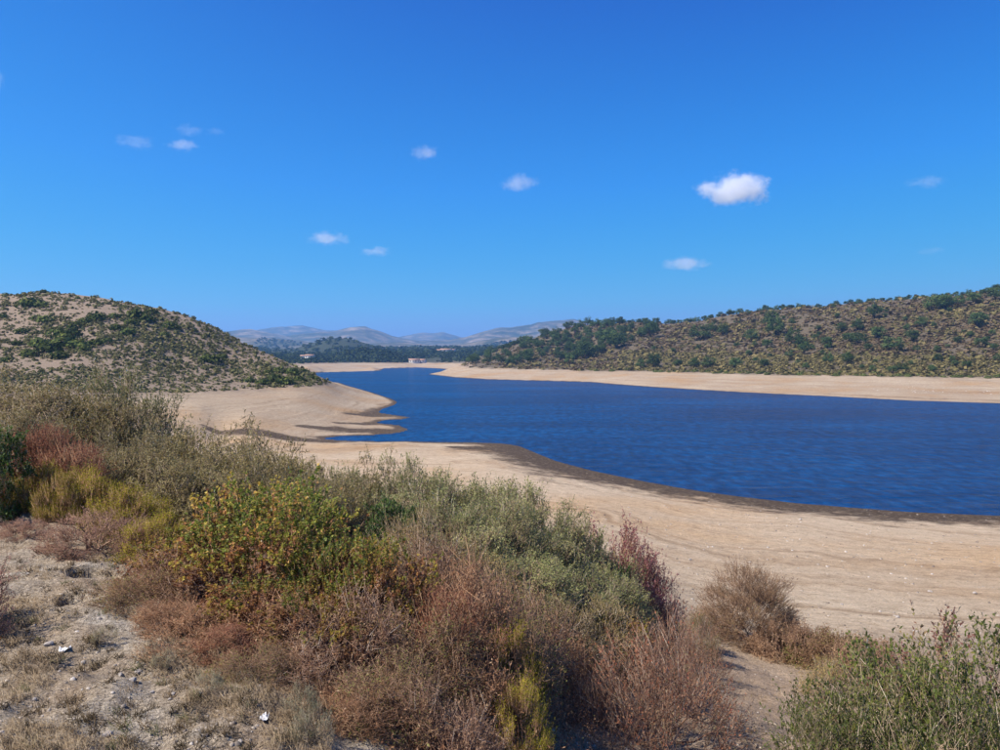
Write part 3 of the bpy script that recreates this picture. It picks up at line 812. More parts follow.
cnt = {}
def plant(kind, px, D, wpx, top, label, group=None, name=None, minh=0.25):
    """put a plant on the ground D metres ahead; its width and the height of its top are read off the photograph"""
    x, y = pw(px, D)
    z = ground(x, y)[0]
    i = cnt.get(kind, 0); cnt[kind] = i + 1
    fm, wm, rx, h = BUILT[kind][i % len(BUILT[kind])]
    sxy = wpx * D / F * 0.5 / rx / 1.02
    hh = max(pz(px, top, D) - z, minh)
    sz = hh / h / 1.04
    sxy = max(sxy, .72 * sz)
    sz = max(sz, .62 * sxy)
    o = thing(name or kind, (x, y, z - max(0, sz * h * 1.04 - hh) * .8), label, 'bush' if 'thicket' not in kind else 'thicket', group, rz=float(rng.uniform(0, 6.28)), scale=(sxy, sxy * float(rng.uniform(.9, 1.1)), sz))
    if fm: obj('foliage', fm, None, o)
    if wm: obj('branchwork', wm, None, o)
    return o

G1 = 'grey twiggy scrub along the top of the slope'
for p in [(60, 20, 175, 376), (8, 22, 130, 376), (112, 19, 95, 390)]:
    plant('grey_scrub', *p, 'tall grey half-bare scrub bush beneath the dry shrub-dotted hill', 'tall grey scrub below the hill')
plant('mastic_shrub', 128, 21, 50, 388, 'dark grey-green rounded bush at the end of the tall grey scrub')
for p in [(150, 17, 120, 426), (200, 17.5, 130, 421), (250, 18, 130, 434), (300, 18.5, 100, 450), (120, 15, 100, 442), (180, 14, 130, 452), (240, 14.5, 120, 462), (300, 15, 110, 470), (345, 17, 100, 466), (325, 15.5, 100, 468), (270, 17.2, 110, 440), (225, 16, 110, 440), (85, 15.5, 90, 436), (20, 17, 110, 405)]:
    plant('grey_scrub', *p, *(('low grey-brown scrub bush with the sandy cove right behind it', 'grey scrub edging the cove') if p[1] >= 16.9 else ('low grey-brown scrub bush just behind the bramble and broom', 'grey scrub behind the bramble')))
for p in [(45, 14.5, 85, 428), (18, 14, 60, 436), (70, 14, 60, 446)]:
    plant('red_heath_bush', *p, 'brick-red heath bush above the bend of the footpath', 'red heath bushes')
for p in [(40, 13.2, 60, 470), (85, 13, 80, 480), (125, 12.2, 80, 492), (152, 10.8, 80, 524), (60, 12.6, 50, 478)]:
    plant('broom_bush', *p, 'yellow-green broom bush between the red heath and the bramble', 'yellow-green broom by the footpath')
plant('heath_bush', 92, 10.7, 105, 514, 'purple-brown heath bush hanging over the dark hollow beside the footpath')
plant('heath_bush', 22, 11.6, 50, 536, 'small purple-brown heath tuft on the pale path shoulder')
plant('evergreen_bush', -12, 12.8, 56, 428, 'dark glossy evergreen bush standing over the path bend')
plant('bramble_bush', 270, 9.0, 205, 480, 'large green bramble mound with yellowing leaves')
plant('bramble_bush', 330, 8.4, 120, 534, 'smaller green bramble mound growing out of the large one')
plant('bramble_bush_yellowing', 385, 8.5, 140, 540, 'bramble mound turned mostly yellow beside the green one')
plant('bramble_bush_yellowing', 318, 7.3, 120, 598, 'low yellow-flecked bramble spilling down into the dry thicket')
plant('red_heath_bush', 448, 7.9, 80, 596, 'rusty red bush between the bramble and the yellow-green broom')
plant('red_heath_bush', 222, 6.9, 70, 640, 'rusty red bush at the footpath edge of the dry thicket')
plant('bramble_bush_yellowing', 262, 7.9, 140, 575, 'yellow-brown bramble skirt at the foot of the large mound')
plant('bramble_bush_yellowing', 185, 8.9, 120, 530, 'small reddish-green bramble mound between the green one and the path')
for p in [(440, 8.6, 120, 562), (175, 8.5, 120, 556), (138, 8.0, 100, 592), (245, 7.5, 150, 604), (340, 7.3, 150, 598), (425, 7.5, 140, 620), (195, 7.1, 120, 628), (300, 6.8, 120, 648), (385, 6.5, 130, 664), (470, 7.5, 120, 642), (420, 9.6, 110, 540),
          (250, 6.6, 90, 676), (350, 6.2, 110, 694), (440, 6.3, 130, 692), (500, 8.2, 90, 620), (165, 7.5, 70, 640), (520, 10.2, 100, 600), (475, 9.6, 100, 575), (545, 11, 90, 620)]:
    v = cnt.get('dry_thicket', 0) % 3
    plant('dry_thicket', *p, ('rust-brown dry thicket of canes in front of the bramble', 'mauve-brown thicket of bare thin twigs in front of the bramble', 'brown thicket flecked with green leaves in front of the bramble')[v], ('rust-brown thickets', 'mauve-brown thickets', 'green-flecked thickets')[v])
for p in [(345, 18.5, 90, 470), (370, 17, 100, 478), (410, 17.5, 100, 470), (450, 18, 110, 474), (495, 18.5, 110, 480), (533, 19, 100, 502), (572, 19.5, 100, 520), (610, 20, 90, 548), (500, 16, 130, 512), (550, 16.5, 130, 545), (593, 18, 100, 562), (440, 14.5, 120, 502), (470, 13.5, 130, 530), (520, 13.8, 130, 556), (572, 15, 110, 580), (618, 18.5, 70, 580)]:
    if p[1] >= 17: ml = ('grey-green upright shrub on the edge of the shrub bank, sand right behind it', 'grey-green shrubs edging the beach')
    elif p[1] >= 15: ml = ('grey-green shrub in the middle of the shrub bank, other grey-green shrubs on both sides', 'grey-green shrubs inside the bank')
    else: ml = ('grey-green shrub on the inner side of the bank beside yellow-olive scrub', 'grey-green shrubs beside the olive scrub')
    plant('mastic_shrub', *p, *ml)
for p in [(468, 12, 120, 545), (436, 11.2, 90, 528), (520, 11.8, 110, 588), (562, 12.6, 100, 606), (400, 11, 90, 520), (590, 13.6, 90, 612)]:
    plant('olive_scrub', *p, 'yellow-olive scrub bush between the grey-green shrubs and the rust-brown thicket', 'yellow-olive scrub')
plant('evergreen_bush', 395, 13, 62, 498, 'bright green young bush between bramble and grey-green shrubs')
plant('wine_red_shrub', 618, 20.8, 80, 530, 'wine-red shrub at the beach end of the shrub bank, taller of the two')
plant('wine_red_shrub', 640, 21.2, 44, 556, 'small wine-red shrub at the outermost tip of the shrub bank')
plant('evergreen_bush', 612, 19.2, 60, 568, 'green bush tucked under the wine-red shrub')
plant('bramble_bush_yellowing', 612, 14.2, 90, 610, 'orange-tinged low bramble below the grey-green shrub bank')
plant('dry_thicket', 655, 14.0, 80, 634, 'dry thicket of canes beside the bare soil patch above the beach')
plant('broom_bush', 505, 8.0, 66, 644, 'yellow-green broom below the shrub bank, taller of two')
plant('broom_bush', 520, 7.2, 56, 694, 'yellow-green broom below the shrub bank, shorter of two')
for p in [(632, 9.8, 112, 662), (668, 10.6, 80, 650), (690, 12.5, 70, 655)]:
    plant('leafless_bush', *p, 'almost leafless pinkish bush with pale branches and few red leaves', 'leafless pinkish bushes')
plant('olive_scrub', 695, 19.5, 56, 612, 'olive scrub bush beside the round tamarisk bush')
plant('leafless_bush', 702, 17.0, 60, 640, 'thin bare bush on the slope below the olive scrub bush')
plant('tamarisk_bush', 752, 24.0, 112, 566, 'large round purple-brown tamarisk bush standing alone at the beach edge')
for p in [(790, 22.5, 90, 628), (835, 22, 100, 638), (878, 20, 80, 646)]:
    plant('russet_creeper', *p, 'low russet creeping shrub trailing from the tamarisk bush', 'russet creeping shrubs', name='russet_shrub')
plant('olive_scrub', 845, 17.5, 80, 668, 'olive green scrub between russet shrubs and the leafy green bush')
for p in [(865, 9.7, 140, 682), (905, 11.0, 130, 650), (965, 10.2, 150, 642), (1010, 10.0, 130, 640), (822, 9.0, 64, 712), (930, 8.6, 170, 694), (1010, 8.6, 120, 690)]:
    plant('wild_pear_bush', *p, *(('leafy green bush low on the slope, reaching up before the beach', 'leafy bushes in front of the beach') if p[3] < 660 else ('low leafy green bush at the foot of the taller leafy bushes', 'low leafy bushes')))
plant('wild_pear_shoots', 945, 11.2, 110, 598, 'tall open shoots with reddish leaf tips rising from the leafy green bushes')
for p in [(103, 6.95, 30, 655), (205, 6.1, 30, 690), (300, 6.0, 40, 692), (160, 6.6, 24, 668), (310, 5.6, 40, 715)]:
    plant('silver_tuft', *p, 'silver-grey wormwood tuft at the edge of the footpath', 'silver tufts by the footpath', minh=.12)
plant('heath_bush', -82, 6.95, 70, 540, 'rounded heath bush casting its shadow over the footpath')

# ------------------------------------------------------------------ undergrowth, dry grass, stones (nobody could count them)
def in_frame_points(k, x0, x1, y0, y1, far, seed):
    """ground points seen within a window of the photograph"""
    g = np.random.default_rng(seed)
    px = g.uniform(x0, x1, k); py = g.uniform(y0, y1, k)
    x, y, ok = cast(px, py, 3.0, far)
    return x[ok], y[ok], ground(x[ok], y[ok])

g = np.random.default_rng(91)
# dry weeds under the shrubs on the slope
k = 3800
D = np.exp(g.uniform(math.log(6), math.log(24), k)); ppx = g.uniform(60, 720, k)
lim = np.interp(D, [6, 7, 8, 9, 10, 12, 14, 24], [330, 270, 170, 150, 140, 80, 40, 0])
right = np.interp(D, [6, 9, 12, 15, 20, 24], [560, 600, 640, 660, 660, 640])
keep = (ppx > lim) & (ppx < right)
x, y = (ppx[keep] - 500) / F * D[keep], D[keep]
z = ground(x, y)
acc = Acc(); accl = Acc()
m_ = 9
bx = np.repeat(np.stack([x, y, z], 1), m_, 0) + g.normal(size=(len(x) * m_, 3)) * np.array([.12, .12, .0])
dd = unit(g.normal(size=bx.shape) * .6 + np.array([0, 0, .8])); ln = g.uniform(.12, .42, len(bx))
add_cones(acc, bx, bx + dd * ln[:, None], g.uniform(.002, .004, len(bx)), g.random(len(bx)))
lb = (bx[:, None] + dd[:, None] * (ln[:, None] * g.random((len(bx), 3)))[..., None]).reshape(-1, 3)
add_leaves(accl, lb, rand_dir(g, len(lb)), unit(rand_dir(g, len(lb)) + np.array([0, 0, 1])), g.uniform(.025, .06, len(lb)), g.uniform(.008, .02, len(lb)), np.clip(g.random(len(lb)) ** .8, 0, 1))
obj('dry_undergrowth', acc.mesh('dry_undergrowth'), WOOD_RED, kind='stuff', label='dry brown weeds and stalks between the bushes', category='undergrowth')
obj('leaf_litter', accl.mesh('leaf_litter'), LM['rust'], kind='stuff', label='withered russet leaves under the bushes', category='leaf litter')

# dry grass and debris on the footpath and slope
STRAW = leaf_mat('straw', [(0, (0.15, 0.11, 0.07)), (0.5, (0.31, 0.23, 0.145)), (1, (0.47, 0.38, 0.26))], 0.2, 0.0, gain=1.35)
x1, y1, z1 = in_frame_points(7500, 0, 330, 505, 768, 15, 5)
x2, y2, z2 = in_frame_points(500, 540, 800, 600, 768, 30, 6)
x3, y3, z3 = in_frame_points(400, 640, 1000, 560, 660, 45, 8)
clump = fbm(x1 * 1.4, y1 * 1.4, 61, 3) > -0.01
x = np.concatenate([x1[clump], x2, x3]); y = np.concatenate([y1[clump], y2, y3]); z = np.concatenate([z1[clump], z2, z3])
m_ = 10
rep = np.repeat(np.stack([x, y, z], 1), m_, 0)
dist = np.hypot(rep[:, 0], rep[:, 1])
bx = rep + g.normal(size=rep.shape) * np.array([.035, .035, .004])
dd = unit(g.normal(size=bx.shape) * .75 + np.array([0, 0, .55])); ln = g.uniform(.02, .085, len(bx)) * np.repeat(g.uniform(.5, 1.5, len(x)), m_)
acc = Acc()
add_cones(acc, bx, bx + dd * ln[:, None], g.uniform(.0015, .0032, len(bx)) * np.clip(dist / 8, 1, 3), np.clip(np.repeat(g.random(len(x)), m_) * .6 + .4 * g.random(len(bx)), 0, 1))
obj('dry_grass', acc.mesh('dry_grass'), STRAW, kind='stuff', label='short dry grass on the footpath and slope', category='grass')

x1, y1, z1 = in_frame_points(420, 0, 320, 505, 768, 15, 25)
m_ = 26
rep = np.repeat(np.stack([x1, y1, z1], 1), m_, 0)
bx = rep + g.normal(size=rep.shape) * np.array([.03, .03, .004])
dd = unit(g.normal(size=bx.shape) * .6 + np.array([0, 0, .7])); ln = g.uniform(.03, .09, len(bx)) * np.repeat(g.uniform(.5, 1.8, len(x1)), m_)
acc = Acc()
add_cones(acc, bx, bx + dd * ln[:, None], g.uniform(.002, .004, len(bx)), np.clip(np.repeat(g.random(len(x1)) ** 2, m_) + .15 * g.random(len(bx)), 0, 1))
obj('weed_tufts', acc.mesh('weed_tufts'), leaf_mat('withered_weed', [(0, (0.05, 0.04, 0.025)), (0.5, (0.14, 0.10, 0.06)), (0.85, (0.25, 0.18, 0.11)), (1, (0.12, 0.13, 0.06))], .15, 0.0), kind='stuff', label='small withered weeds and debris dotted over the footpath', category='weeds')

STONE = leaf_mat('pebble', [(0, (0.13, 0.105, 0.085)), (0.5, (0.34, 0.29, 0.235)), (0.85, (0.5, 0.45, 0.39)), (1, (0.68, 0.64, 0.59))], 0.0, 0.0)
def pebbles(x, y, z, size, g, tone):
    o8 = np.array([[1, 0, 0], [0, 1, 0], [-1, 0, 0], [0, -1, 0], [.5, .5, .6], [-.5, .5, .55], [-.5, -.5, .6], [.5, -.5, .5]], float)
    f8 = np.array([[0, 1, 4], [1, 2, 5], [2, 3, 6], [3, 0, 7], [4, 1, 5], [5, 2, 6], [6, 3, 7], [7, 0, 4], [4, 5, 6], [4, 6, 7]])
    k = len(x)
    a = g.uniform(0, 6.28, k); c, s = np.cos(a), np.sin(a)
    P = o8[None] * g.uniform(.65, 1.25, (k, 8, 3)) * (size[:, None] * g.uniform(.7, 1.3, (k, 3)))[:, None]
    X = P[..., 0] * c[:, None] - P[..., 1] * s[:, None]; Y = P[..., 0] * s[:, None] + P[..., 1] * c[:, None]
    V = np.stack([X + x[:, None], Y + y[:, None], P[..., 2] + (z - size * .15)[:, None]], -1)
    acc = Acc(); acc.add(V, (np.arange(k) * 8)[:, None, None] + f8[None], np.repeat(tone, 8))
    return acc
x, y, z = in_frame_points(1700, 0, 330, 500, 768, 15, 15)
sz = 0.004 + 0.022 * g.random(len(x)) ** 5
obj('path_pebbles', pebbles(x, y, z, sz, g, .75 * g.random(len(x))).mesh('path_pebbles'), STONE, kind='stuff', label='pebbles strewn over the footpath', category='pebbles')
xa, ya, za = in_frame_points(3600, 540, 1000, 505, 768, 110, 16)
xb, yb, zb = in_frame_points(1300, 300, 1000, 450, 560, 150, 17)
x = np.concatenate([xa, xb]); y = np.concatenate([ya, yb]); z = np.concatenate([za, zb]); dist = np.hypot(x, y)
ok = sdf_shore(x, y) > 1.5
x, y, z, dist = x[ok], y[ok], z[ok], dist[ok]
sz = (0.010 + 0.055 * g.random(len(x)) ** 5) * np.clip(dist / 26, .6, 2.0)
obj('beach_pebbles', pebbles(x, y, z, sz, g, g.random(len(x)) * .7).mesh('beach_pebbles'), STONE, kind='stuff', label='pebbles and small stones scattered over the dry beach', category='pebbles')

# rocks one can pick out
def rock_mesh(seed):
    g = np.random.default_rng(seed)
    import bmesh
    bm = bmesh.new(); bmesh.ops.create_icosphere(bm, subdivisions=2, radius=1)
    pl = rand_dir(g, 9); off = g.uniform(.55, .95, 9)
    for v in bm.verts:
        p = np.array(v.co)
        for q, d in zip(pl, off):
            e = p @ q - d
            if e > 0: p = p - q * e
        v.co = p * np.array([1, .8, .62])
    me = bpy.data.meshes.new('rock'); bm.to_mesh(me); bm.free()
    return me
ROCK = plain_mat('rock_pale', (0.22, 0.18, 0.145), (0.5, 0.45, 0.39), 3.0)
rocks = [rock_mesh(i) for i in range(4)]
for r in rocks: r.materials.append(ROCK)
def rock(px, py, wpx, label, group=None, far=60):
    x, y, ok = cast([px], [py], 3, far)
    z = ground(x, y)[0]; s = wpx * y[0] / F * .5
    o = obj('rock', rocks[int(rng.integers(4))], None, None, label=label, category='rock')
    if group: o['group'] = group
    o.location = (x[0], y[0], z + s * .2); o.scale = (s, s, s); o.rotation_euler = (0, 0, float(rng.uniform(0, 6)))
rock(49, 646, 11, 'pale rock lying beside the white litter on the footpath')
rock(138, 676, 9, 'pale stone above the pair of dark-shaded stones by the thicket', None)
rock(133, 682, 9, 'grey stone at the thicket edge of the footpath')
for p in [(107, 737, 12), (84, 664, 6), (60, 672, 5), (120, 676, 7), (152, 693, 6), (35, 700, 6), (92, 742, 6), (6, 626, 7), (170, 700, 5), (74, 720, 5), (240, 742, 6), (28, 575, 5)]:
    rock(*p, 'small pale stone on the footpath', 'small stones on the footpath')
for p in [(898, 618, 6), (930, 592, 5), (975, 594, 6), (880, 612, 4), (960, 627, 5), (842, 605, 4), (800, 520, 5), (915, 632, 5), (870, 590, 4), (768, 548, 4), (690, 560, 4)]:
    rock(*p, 'pale stone lying on the dry beach', 'stones on the beach', 110)

# litter on the path
PAPER = plain_mat('crumpled_paper_white', (0.78, 0.78, 0.76), (0.86, 0.86, 0.85), 30.0, .7)
PEEL = plain_mat('orange_wrapper', (0.75, 0.25, 0.05), (0.8, 0.4, 0.1), 30.0, .6)
def crumple(seed, n_=9):
    g = np.random.default_rng(seed)
    u = np.linspace(-1, 1, n_); U, Vv = np.meshgrid(u, u)
    H = fbm(U * 2.2 + seed, Vv * 2.2, seed, 3) * 1.1 + .35 + .25 * (U * U + Vv * Vv) * fbm(U + 9, Vv, seed + 3, 2) * 4
    X = U * (1 + .3 * fbm(U * 2, Vv * 2, seed + 9, 2)); Y = Vv * .7 * (1 + .5 * fbm(U * 2 + 5, Vv * 2, seed + 5, 2))
    i = np.arange(n_ * n_).reshape(n_, n_)
    Q = np.stack([i[:-1, :-1], i[:-1, 1:], i[1:, 1:], i[1:, :-1]], -1).reshape(-1, 4)
    return mesh_from('litter', np.stack([X, Y, np.maximum(H, 0.02)], -1).reshape(-1, 3), Q)
def litter(name, px, py, wpx, mat, seed, label):
    x, y, ok = cast([px], [py], 3, 20)
    me = crumple(seed); me.materials.append(mat)
    o = obj(name, me, None, None, label=label, category='litter')
    s = wpx * y[0] / F * .5
    o.location = (x[0], y[0], ground(x, y)[0] + .004); o.scale = (s, s, s); o.rotation_euler = (0, 0, seed * .7)
    md = o.modifiers.new('thickness', 'SOLIDIFY'); md.thickness = 0.06
litter('paper_scrap', 263, 720, 13, PAPER, 3, 'crumpled white paper at the foot of the silver tufts')
litter('paper_scrap', 65, 651, 10, PAPER, 5, 'white paper scrap beside the pale rock on the footpath')
litter('wrapper', 2, 639, 8, PEEL, 8, 'small orange wrapper scrap on the footpath')

# ------------------------------------------------------------------ trees and shrubs of the hills
def tree_meshes(seed, h=6.0, rx=3.4, lumps=26, per=44, leaf=0.42, trunk=True):
    """holm oak: short forked trunk under a broad clumped crown"""
    g = np.random.default_rng(seed)
    fol, wood = Acc(), Acc()
    d = rand_dir(g, lumps * 2); d[:, 2] = np.abs(d[:, 2]) * 1.3 - .5; d = unit(d)[:lumps]
    cz_ = h * .5
    c = d * (lump(g, d, 6, .3) * g.uniform(.5, .9, lumps))[:, None] * np.array([rx, rx, h * .52]) * .85 + np.array([0, 0, cz_])
    c[:, 2] = np.maximum(c[:, 2], h * .12)
    lr = g.uniform(.26, .42, lumps) * rx
    ci = np.repeat(np.arange(lumps), per); N = len(ci)
    o_ = rand_dir(g, N)
    p = c[ci] + o_ * (lr[ci] * g.uniform(.6, 1.05, N))[:, None] * np.array([1, 1, .8])
    nr = unit(o_ + rand_dir(g, N) * .55)
    tone = np.clip(.6 * g.random(lumps)[ci] + .4 * g.random(N), 0, 1)
    dv = unit(np.cross(nr, rand_dir(g, N)))
    add_leaves(fol, p - dv * leaf * .5, dv, nr, leaf * g.uniform(.7, 1.4, N), leaf * .8 * g.uniform(.7, 1.3, N), tone, .12)
    if trunk:
        k = 6
        tg = c[g.choice(lumps, k, replace=False)]
        b = np.zeros((k, 3)); b[:, 2] = -.3; b[:, :2] = g.normal(size=(k, 2)) * .06
        f = np.array([0, 0, h * .24]) + g.normal(size=(k, 3)) * .1
        t = np.linspace(0, 1, 5)[None, :, None]
        pts = (1 - t) ** 2 * b[:, None] + 2 * t * (1 - t) * f[:, None] + t ** 2 * tg[:, None]
        add_tubes(wood, pts, np.full(k, .17), np.full(k, .05), g.random(k) * .4, 5)
        return fol.mesh('crown'), wood.mesh('trunk')
    return fol.mesh('crown'), None

OAK = leaf_mat('leaf_holm_oak', [(0, (0.026, 0.042, 0.016)), (0.5, (0.05, 0.075, 0.026)), (1, (0.085, 0.11, 0.04))], 0.2, 0.0, .3, gain=1.6)
OAKB = leaf_mat('leaf_far_oak', [(0, (0.025, 0.04, 0.018)), (0.5, (0.045, 0.065, 0.028)), (1, (0.075, 0.09, 0.04))], 0.15, 0.0, .2)
SCRUB = leaf_mat('leaf_hill_scrub', [(0, (0.05, 0.055, 0.022)), (0.5, (0.10, 0.095, 0.04)), (1, (0.17, 0.145, 0.07))], 0.2, 0.0, .3, gain=1.75)
SCRUBR = leaf_mat('leaf_hill_heath', [(0, (0.065, 0.045, 0.024)), (0.4, (0.115, 0.085, 0.045)), (0.7, (0.145, 0.10, 0.058)), (1, (0.15, 0.125, 0.055))], 0.2, 0.0, .3, gain=1.90)
SCRUBO = leaf_mat('leaf_hill_olive', [(0, (0.055, 0.05, 0.018)), (0.5, (0.11, 0.092, 0.036)), (1, (0.16, 0.125, 0.055))], 0.2, 0.0, .3, gain=1.55)
DARKB = leaf_mat('leaf_hill_dark', [(0, (0.025, 0.036, 0.013)), (0.5, (0.05, 0.066, 0.02)), (1, (0.095, 0.105, 0.03))], 0.2, 0.0, .3, gain=1.60)
BARK = leaf_mat('oak_bark', [(0, (0.05, 0.04, 0.03)), (1, (0.12, 0.10, 0.08))], 0, 0)
oaks = []
for i in range(6):
    c_, w_ = tree_meshes(300 + i, h=6.0 * (1 + .1 * (i % 3 - 1)), rx=3.5)
    c_.materials.append(OAK); w_.materials.append(BARK); oaks.append((c_, w_))

def oak(x, y, z, width, label, group, hs=1.0, name='holm_oak', cat='tree'):
    c_, w_ = oaks[int(rng.integers(6))]
    s = width / 7.0
    o = thing(name, (x, y, z), label, cat, group, rz=float(rng.uniform(0, 6.28)), scale=(s, s, s * hs))
    obj('crown', c_, None, o); obj('trunk', w_, None, o)
    return o

OAKL = 'round dark green holm oak on the brown hillside across the water'
OAKG = 'oaks on the hillside across the water'
EX = [(755, 185, 44), (680, 168, 36), (660, 165, 34), (320, 160, 48), (205, 155, 38), (128, 180, 50), (112, 168, 40), (490, 150, 44), (480, 132, 40), (550, 178, 36), (530, 172, 40), (950, 132, 44), (875, 93, 46), (850, 93, 40), (715, 112, 34), (436, 165, 30),
      (470, 178, 26), (722, 157, 36), (800, 166, 34), (556, 192, 32), (652, 218, 30), (398, 223, 32), (335, 222, 32), (305, 222, 26), (213, 222, 34), (60, 205, 44), (22, 216, 26), (182, 224, 22), (268, 218, 22), (465, 222, 26), (610, 214, 26), (755, 236, 24), (780, 230, 26),
      (605, 178, 30), (640, 140, 26), (370, 150, 28), (345, 142, 26), (958, 178, 34), (905, 168, 22), (700, 185, 22), (860, 210, 22), (925, 225, 24), (845, 235, 20), (990, 70, 36), (940, 78, 36), (820, 130, 26), (905, 82, 30), (676, 140, 30)]
ex_px = [560 + a / 2.273 for a, b, c in EX]; ex_py = [270 + b / 2.273 for a, b, c in EX]
X, Y, ok = cast(ex_px, ex_py, 100, 1500); Z = ground(X, Y)
taken = []
for i in range(len(EX)):
    if ok[i] and Z[i] > 5.5:
        oak(X[i], Y[i], Z[i] - .1, EX[i][2] * 1.15 / 2.273 * Y[i] / F, OAKL, OAKG, float(rng.uniform(.8, 1.05))); taken.append((X[i], Y[i]))
# the wooded end of the hill, and the crest
def scatter_oaks(k, x0, x1, y0, y1, wmin, wmax, seed, prob, label, group, mind=3.2, name='holm_oak'):
    g = np.random.default_rng(seed)
    px = g.uniform(x0, x1, k); py = g.uniform(y0, y1, k)
    x, y, ok = cast(px, py, 100, 2500); z = ground(x, y)
    n_ = 0
    for i in np.argsort(y):
        if not ok[i] or z[i] < 6.2 or g.random() > prob(px[i], py[i], x[i], y[i]): continue
        if any((a - x[i]) ** 2 + (b - y[i]) ** 2 < mind ** 2 for a, b in taken): continue
        oak(x[i], y[i], z[i] - .1, g.uniform(wmin, wmax), label, group, g.uniform(.8, 1.1), name); taken.append((x[i], y[i])); n_ += 1
    return n_
def prob_wood(px, py, x, y):
    top = np.interp(px, [470, 510, 545, 580, 620, 660], [353, 344, 333, 325, 322, 325])
    low = np.interp(px, [465, 500, 540, 580, 610, 640, 660], [367, 366, 363, 360, 352, 340, 334])
    if not (top - 1 < py < low): return 0
    if fbm(np.array([x / 26.0]), np.array([y / 26.0]), 8, 2)[0] < -.14: return .15
    return 1
n1 = scatter_oaks(560, 466, 662, 322, 367, 7.0, 11.5, 11, prob_wood, 'holm oak in the wood at the end of the hill beyond the bare bank', 'oaks of the wooded hill end', 6.0)
# crest trees: stand on the skyline
for px in list(np.arange(600, 1010, 4.2)):
    px = px + rng.uniform(-3, 3)
    D = np.linspace(350, 950, 200); xx = (px - 500) / F * D; el = (ground(xx, D) - CZ) / D
    j = max(0, int(np.argmax(el)) - int(rng.integers(0, 6)))
    big = fbm(np.array([px / 30.0]), np.array([.5]), 88, 2)[0] > .08
    oak(xx[j], D[j], float(ground(xx[j], D[j])[0]) - (1.1 if big else .8), float(rng.uniform(6, 9)) if big else float(rng.uniform(3.6, 6.5)), 'holm oak standing on the crest of the brown hill against the sky', 'oaks along the crest', float(rng.uniform(.7, .95)))
n2 = scatter_oaks(260, 640, 1000, 300, 372, 2.6, 6.0, 13, lambda px, py, x, y: .55 if fbm(np.array([x / 30.0]), np.array([y / 30.0]), 18, 2)[0] > -.02 else .15, 'small dark green young oak on the brown hillside across the water', 'young oaks on the hillside', 6, 'young_oak')
print('oaks', n1, n2)

# shrubs of the hills: low-detail clumps
def clump_arrays(seed, k=22, leaf=0.42):
    g = np.random.default_rng(seed)
    d = rand_dir(g, k); d[:, 2] = np.abs(d[:, 2]); p = d * g.uniform(.55, 1.0, k)[:, None] * np.array([1, 1, .85])
    nr = unit(d + rand_dir(g, k) * .5); dv = unit(np.cross(nr, rand_dir(g, k)))
    a = Acc(); add_leaves(a, p - dv * leaf * .5, dv, nr, leaf * g.uniform(.8, 1.5, k), leaf * g.uniform(.7, 1.3, k), g.random(k), .15)
    return a.V[0], a.T[0], a.C[0]
CL = [clump_arrays(700 + i, 30) for i in range(5)]
CLS = [clump_arrays(800 + i, 13, .75) for i in range(5)]
CLD = [clump_arrays(900 + i, 150, .26) for i in range(4)]
def clump_mesh(c, mat):
    me = mesh_from('foliage', c[0], c[1], tone=c[2]); me.materials.append(mat); return me
hill_me = {m.name: [clump_mesh(c, m) for c in CLD] for m in (SCRUB, DARKB)}
def mass(name, x, y, z, size, hgt, mat, label, seed, tonebias=None, lib=CLS):
    g = np.random.default_rng(seed); acc = Acc()
    v = g.integers(0, len(lib), len(x)); a = g.uniform(0, 6.28, len(x))
    ct = g.random(len(x)) if tonebias is None else tonebias
    for i in range(len(lib)):
        s_ = np.where(v == i)[0]
        if not len(s_): continue
        V, T, C = lib[i]
        c, s = np.cos(a[s_]), np.sin(a[s_])
        X = (V[None, :, 0] * c[:, None] - V[None, :, 1] * s[:, None]) * size[s_, None] + x[s_, None]
        Y = (V[None, :, 0] * s[:, None] + V[None, :, 1] * c[:, None]) * size[s_, None] + y[s_, None]
        Zz = V[None, :, 2] * hgt[s_, None] + z[s_, None]
        acc.add(np.stack([X, Y, Zz], -1), (np.arange(len(s_)) * len(V))[:, None, None] + T[None], np.clip(.55 * ct[s_, None] + .45 * C[None], 0, 1))
    return obj(name, acc.mesh(name), mat, kind='stuff', label=label, category='scrub')

# left hill
DK = [  # dark bushes: column, row of the foot, width in pixels
    (6, 296, 9), (30, 307, 26), (42, 307, 18), (3, 318, 14), (46, 322, 22), (36, 320, 14), (97, 320, 24), (86, 322, 16), (76, 328, 18), (115, 318, 16), (138, 318, 26), (132, 324, 18), (146, 321, 20), (116, 330, 18), (128, 334, 18), (152, 314, 16), (66, 345, 30), (50, 352, 28),
    (78, 346, 24), (40, 346, 22), (84, 350, 16), (5, 362, 16), (58, 336, 24), (72, 336, 22), (30, 356, 20), (60, 358, 22), (95, 345, 18), (108, 343, 16), (170, 328, 20), (164, 336, 12), (212, 362, 24), (205, 361, 16), (222, 358, 12), (243, 341, 10), (195, 331, 8), (208, 331, 8), (265, 352, 9),
    (275, 383, 26), (286, 384, 20), (262, 384, 16), (300, 381, 16), (250, 382, 14), (310, 378, 12), (292, 374, 18), (280, 372, 16), (268, 374, 14), (305, 372, 12), (316, 380, 10), (100, 295, 8), (44, 293, 10), (12, 292, 12), (78, 299, 7), (125, 307, 8), (22, 333, 16), (18, 345, 14)]
X, Y, ok = cast([d[0] for d in DK], [d[1] for d in DK], 120, 700); Z = ground(X, Y)
ndk = 0
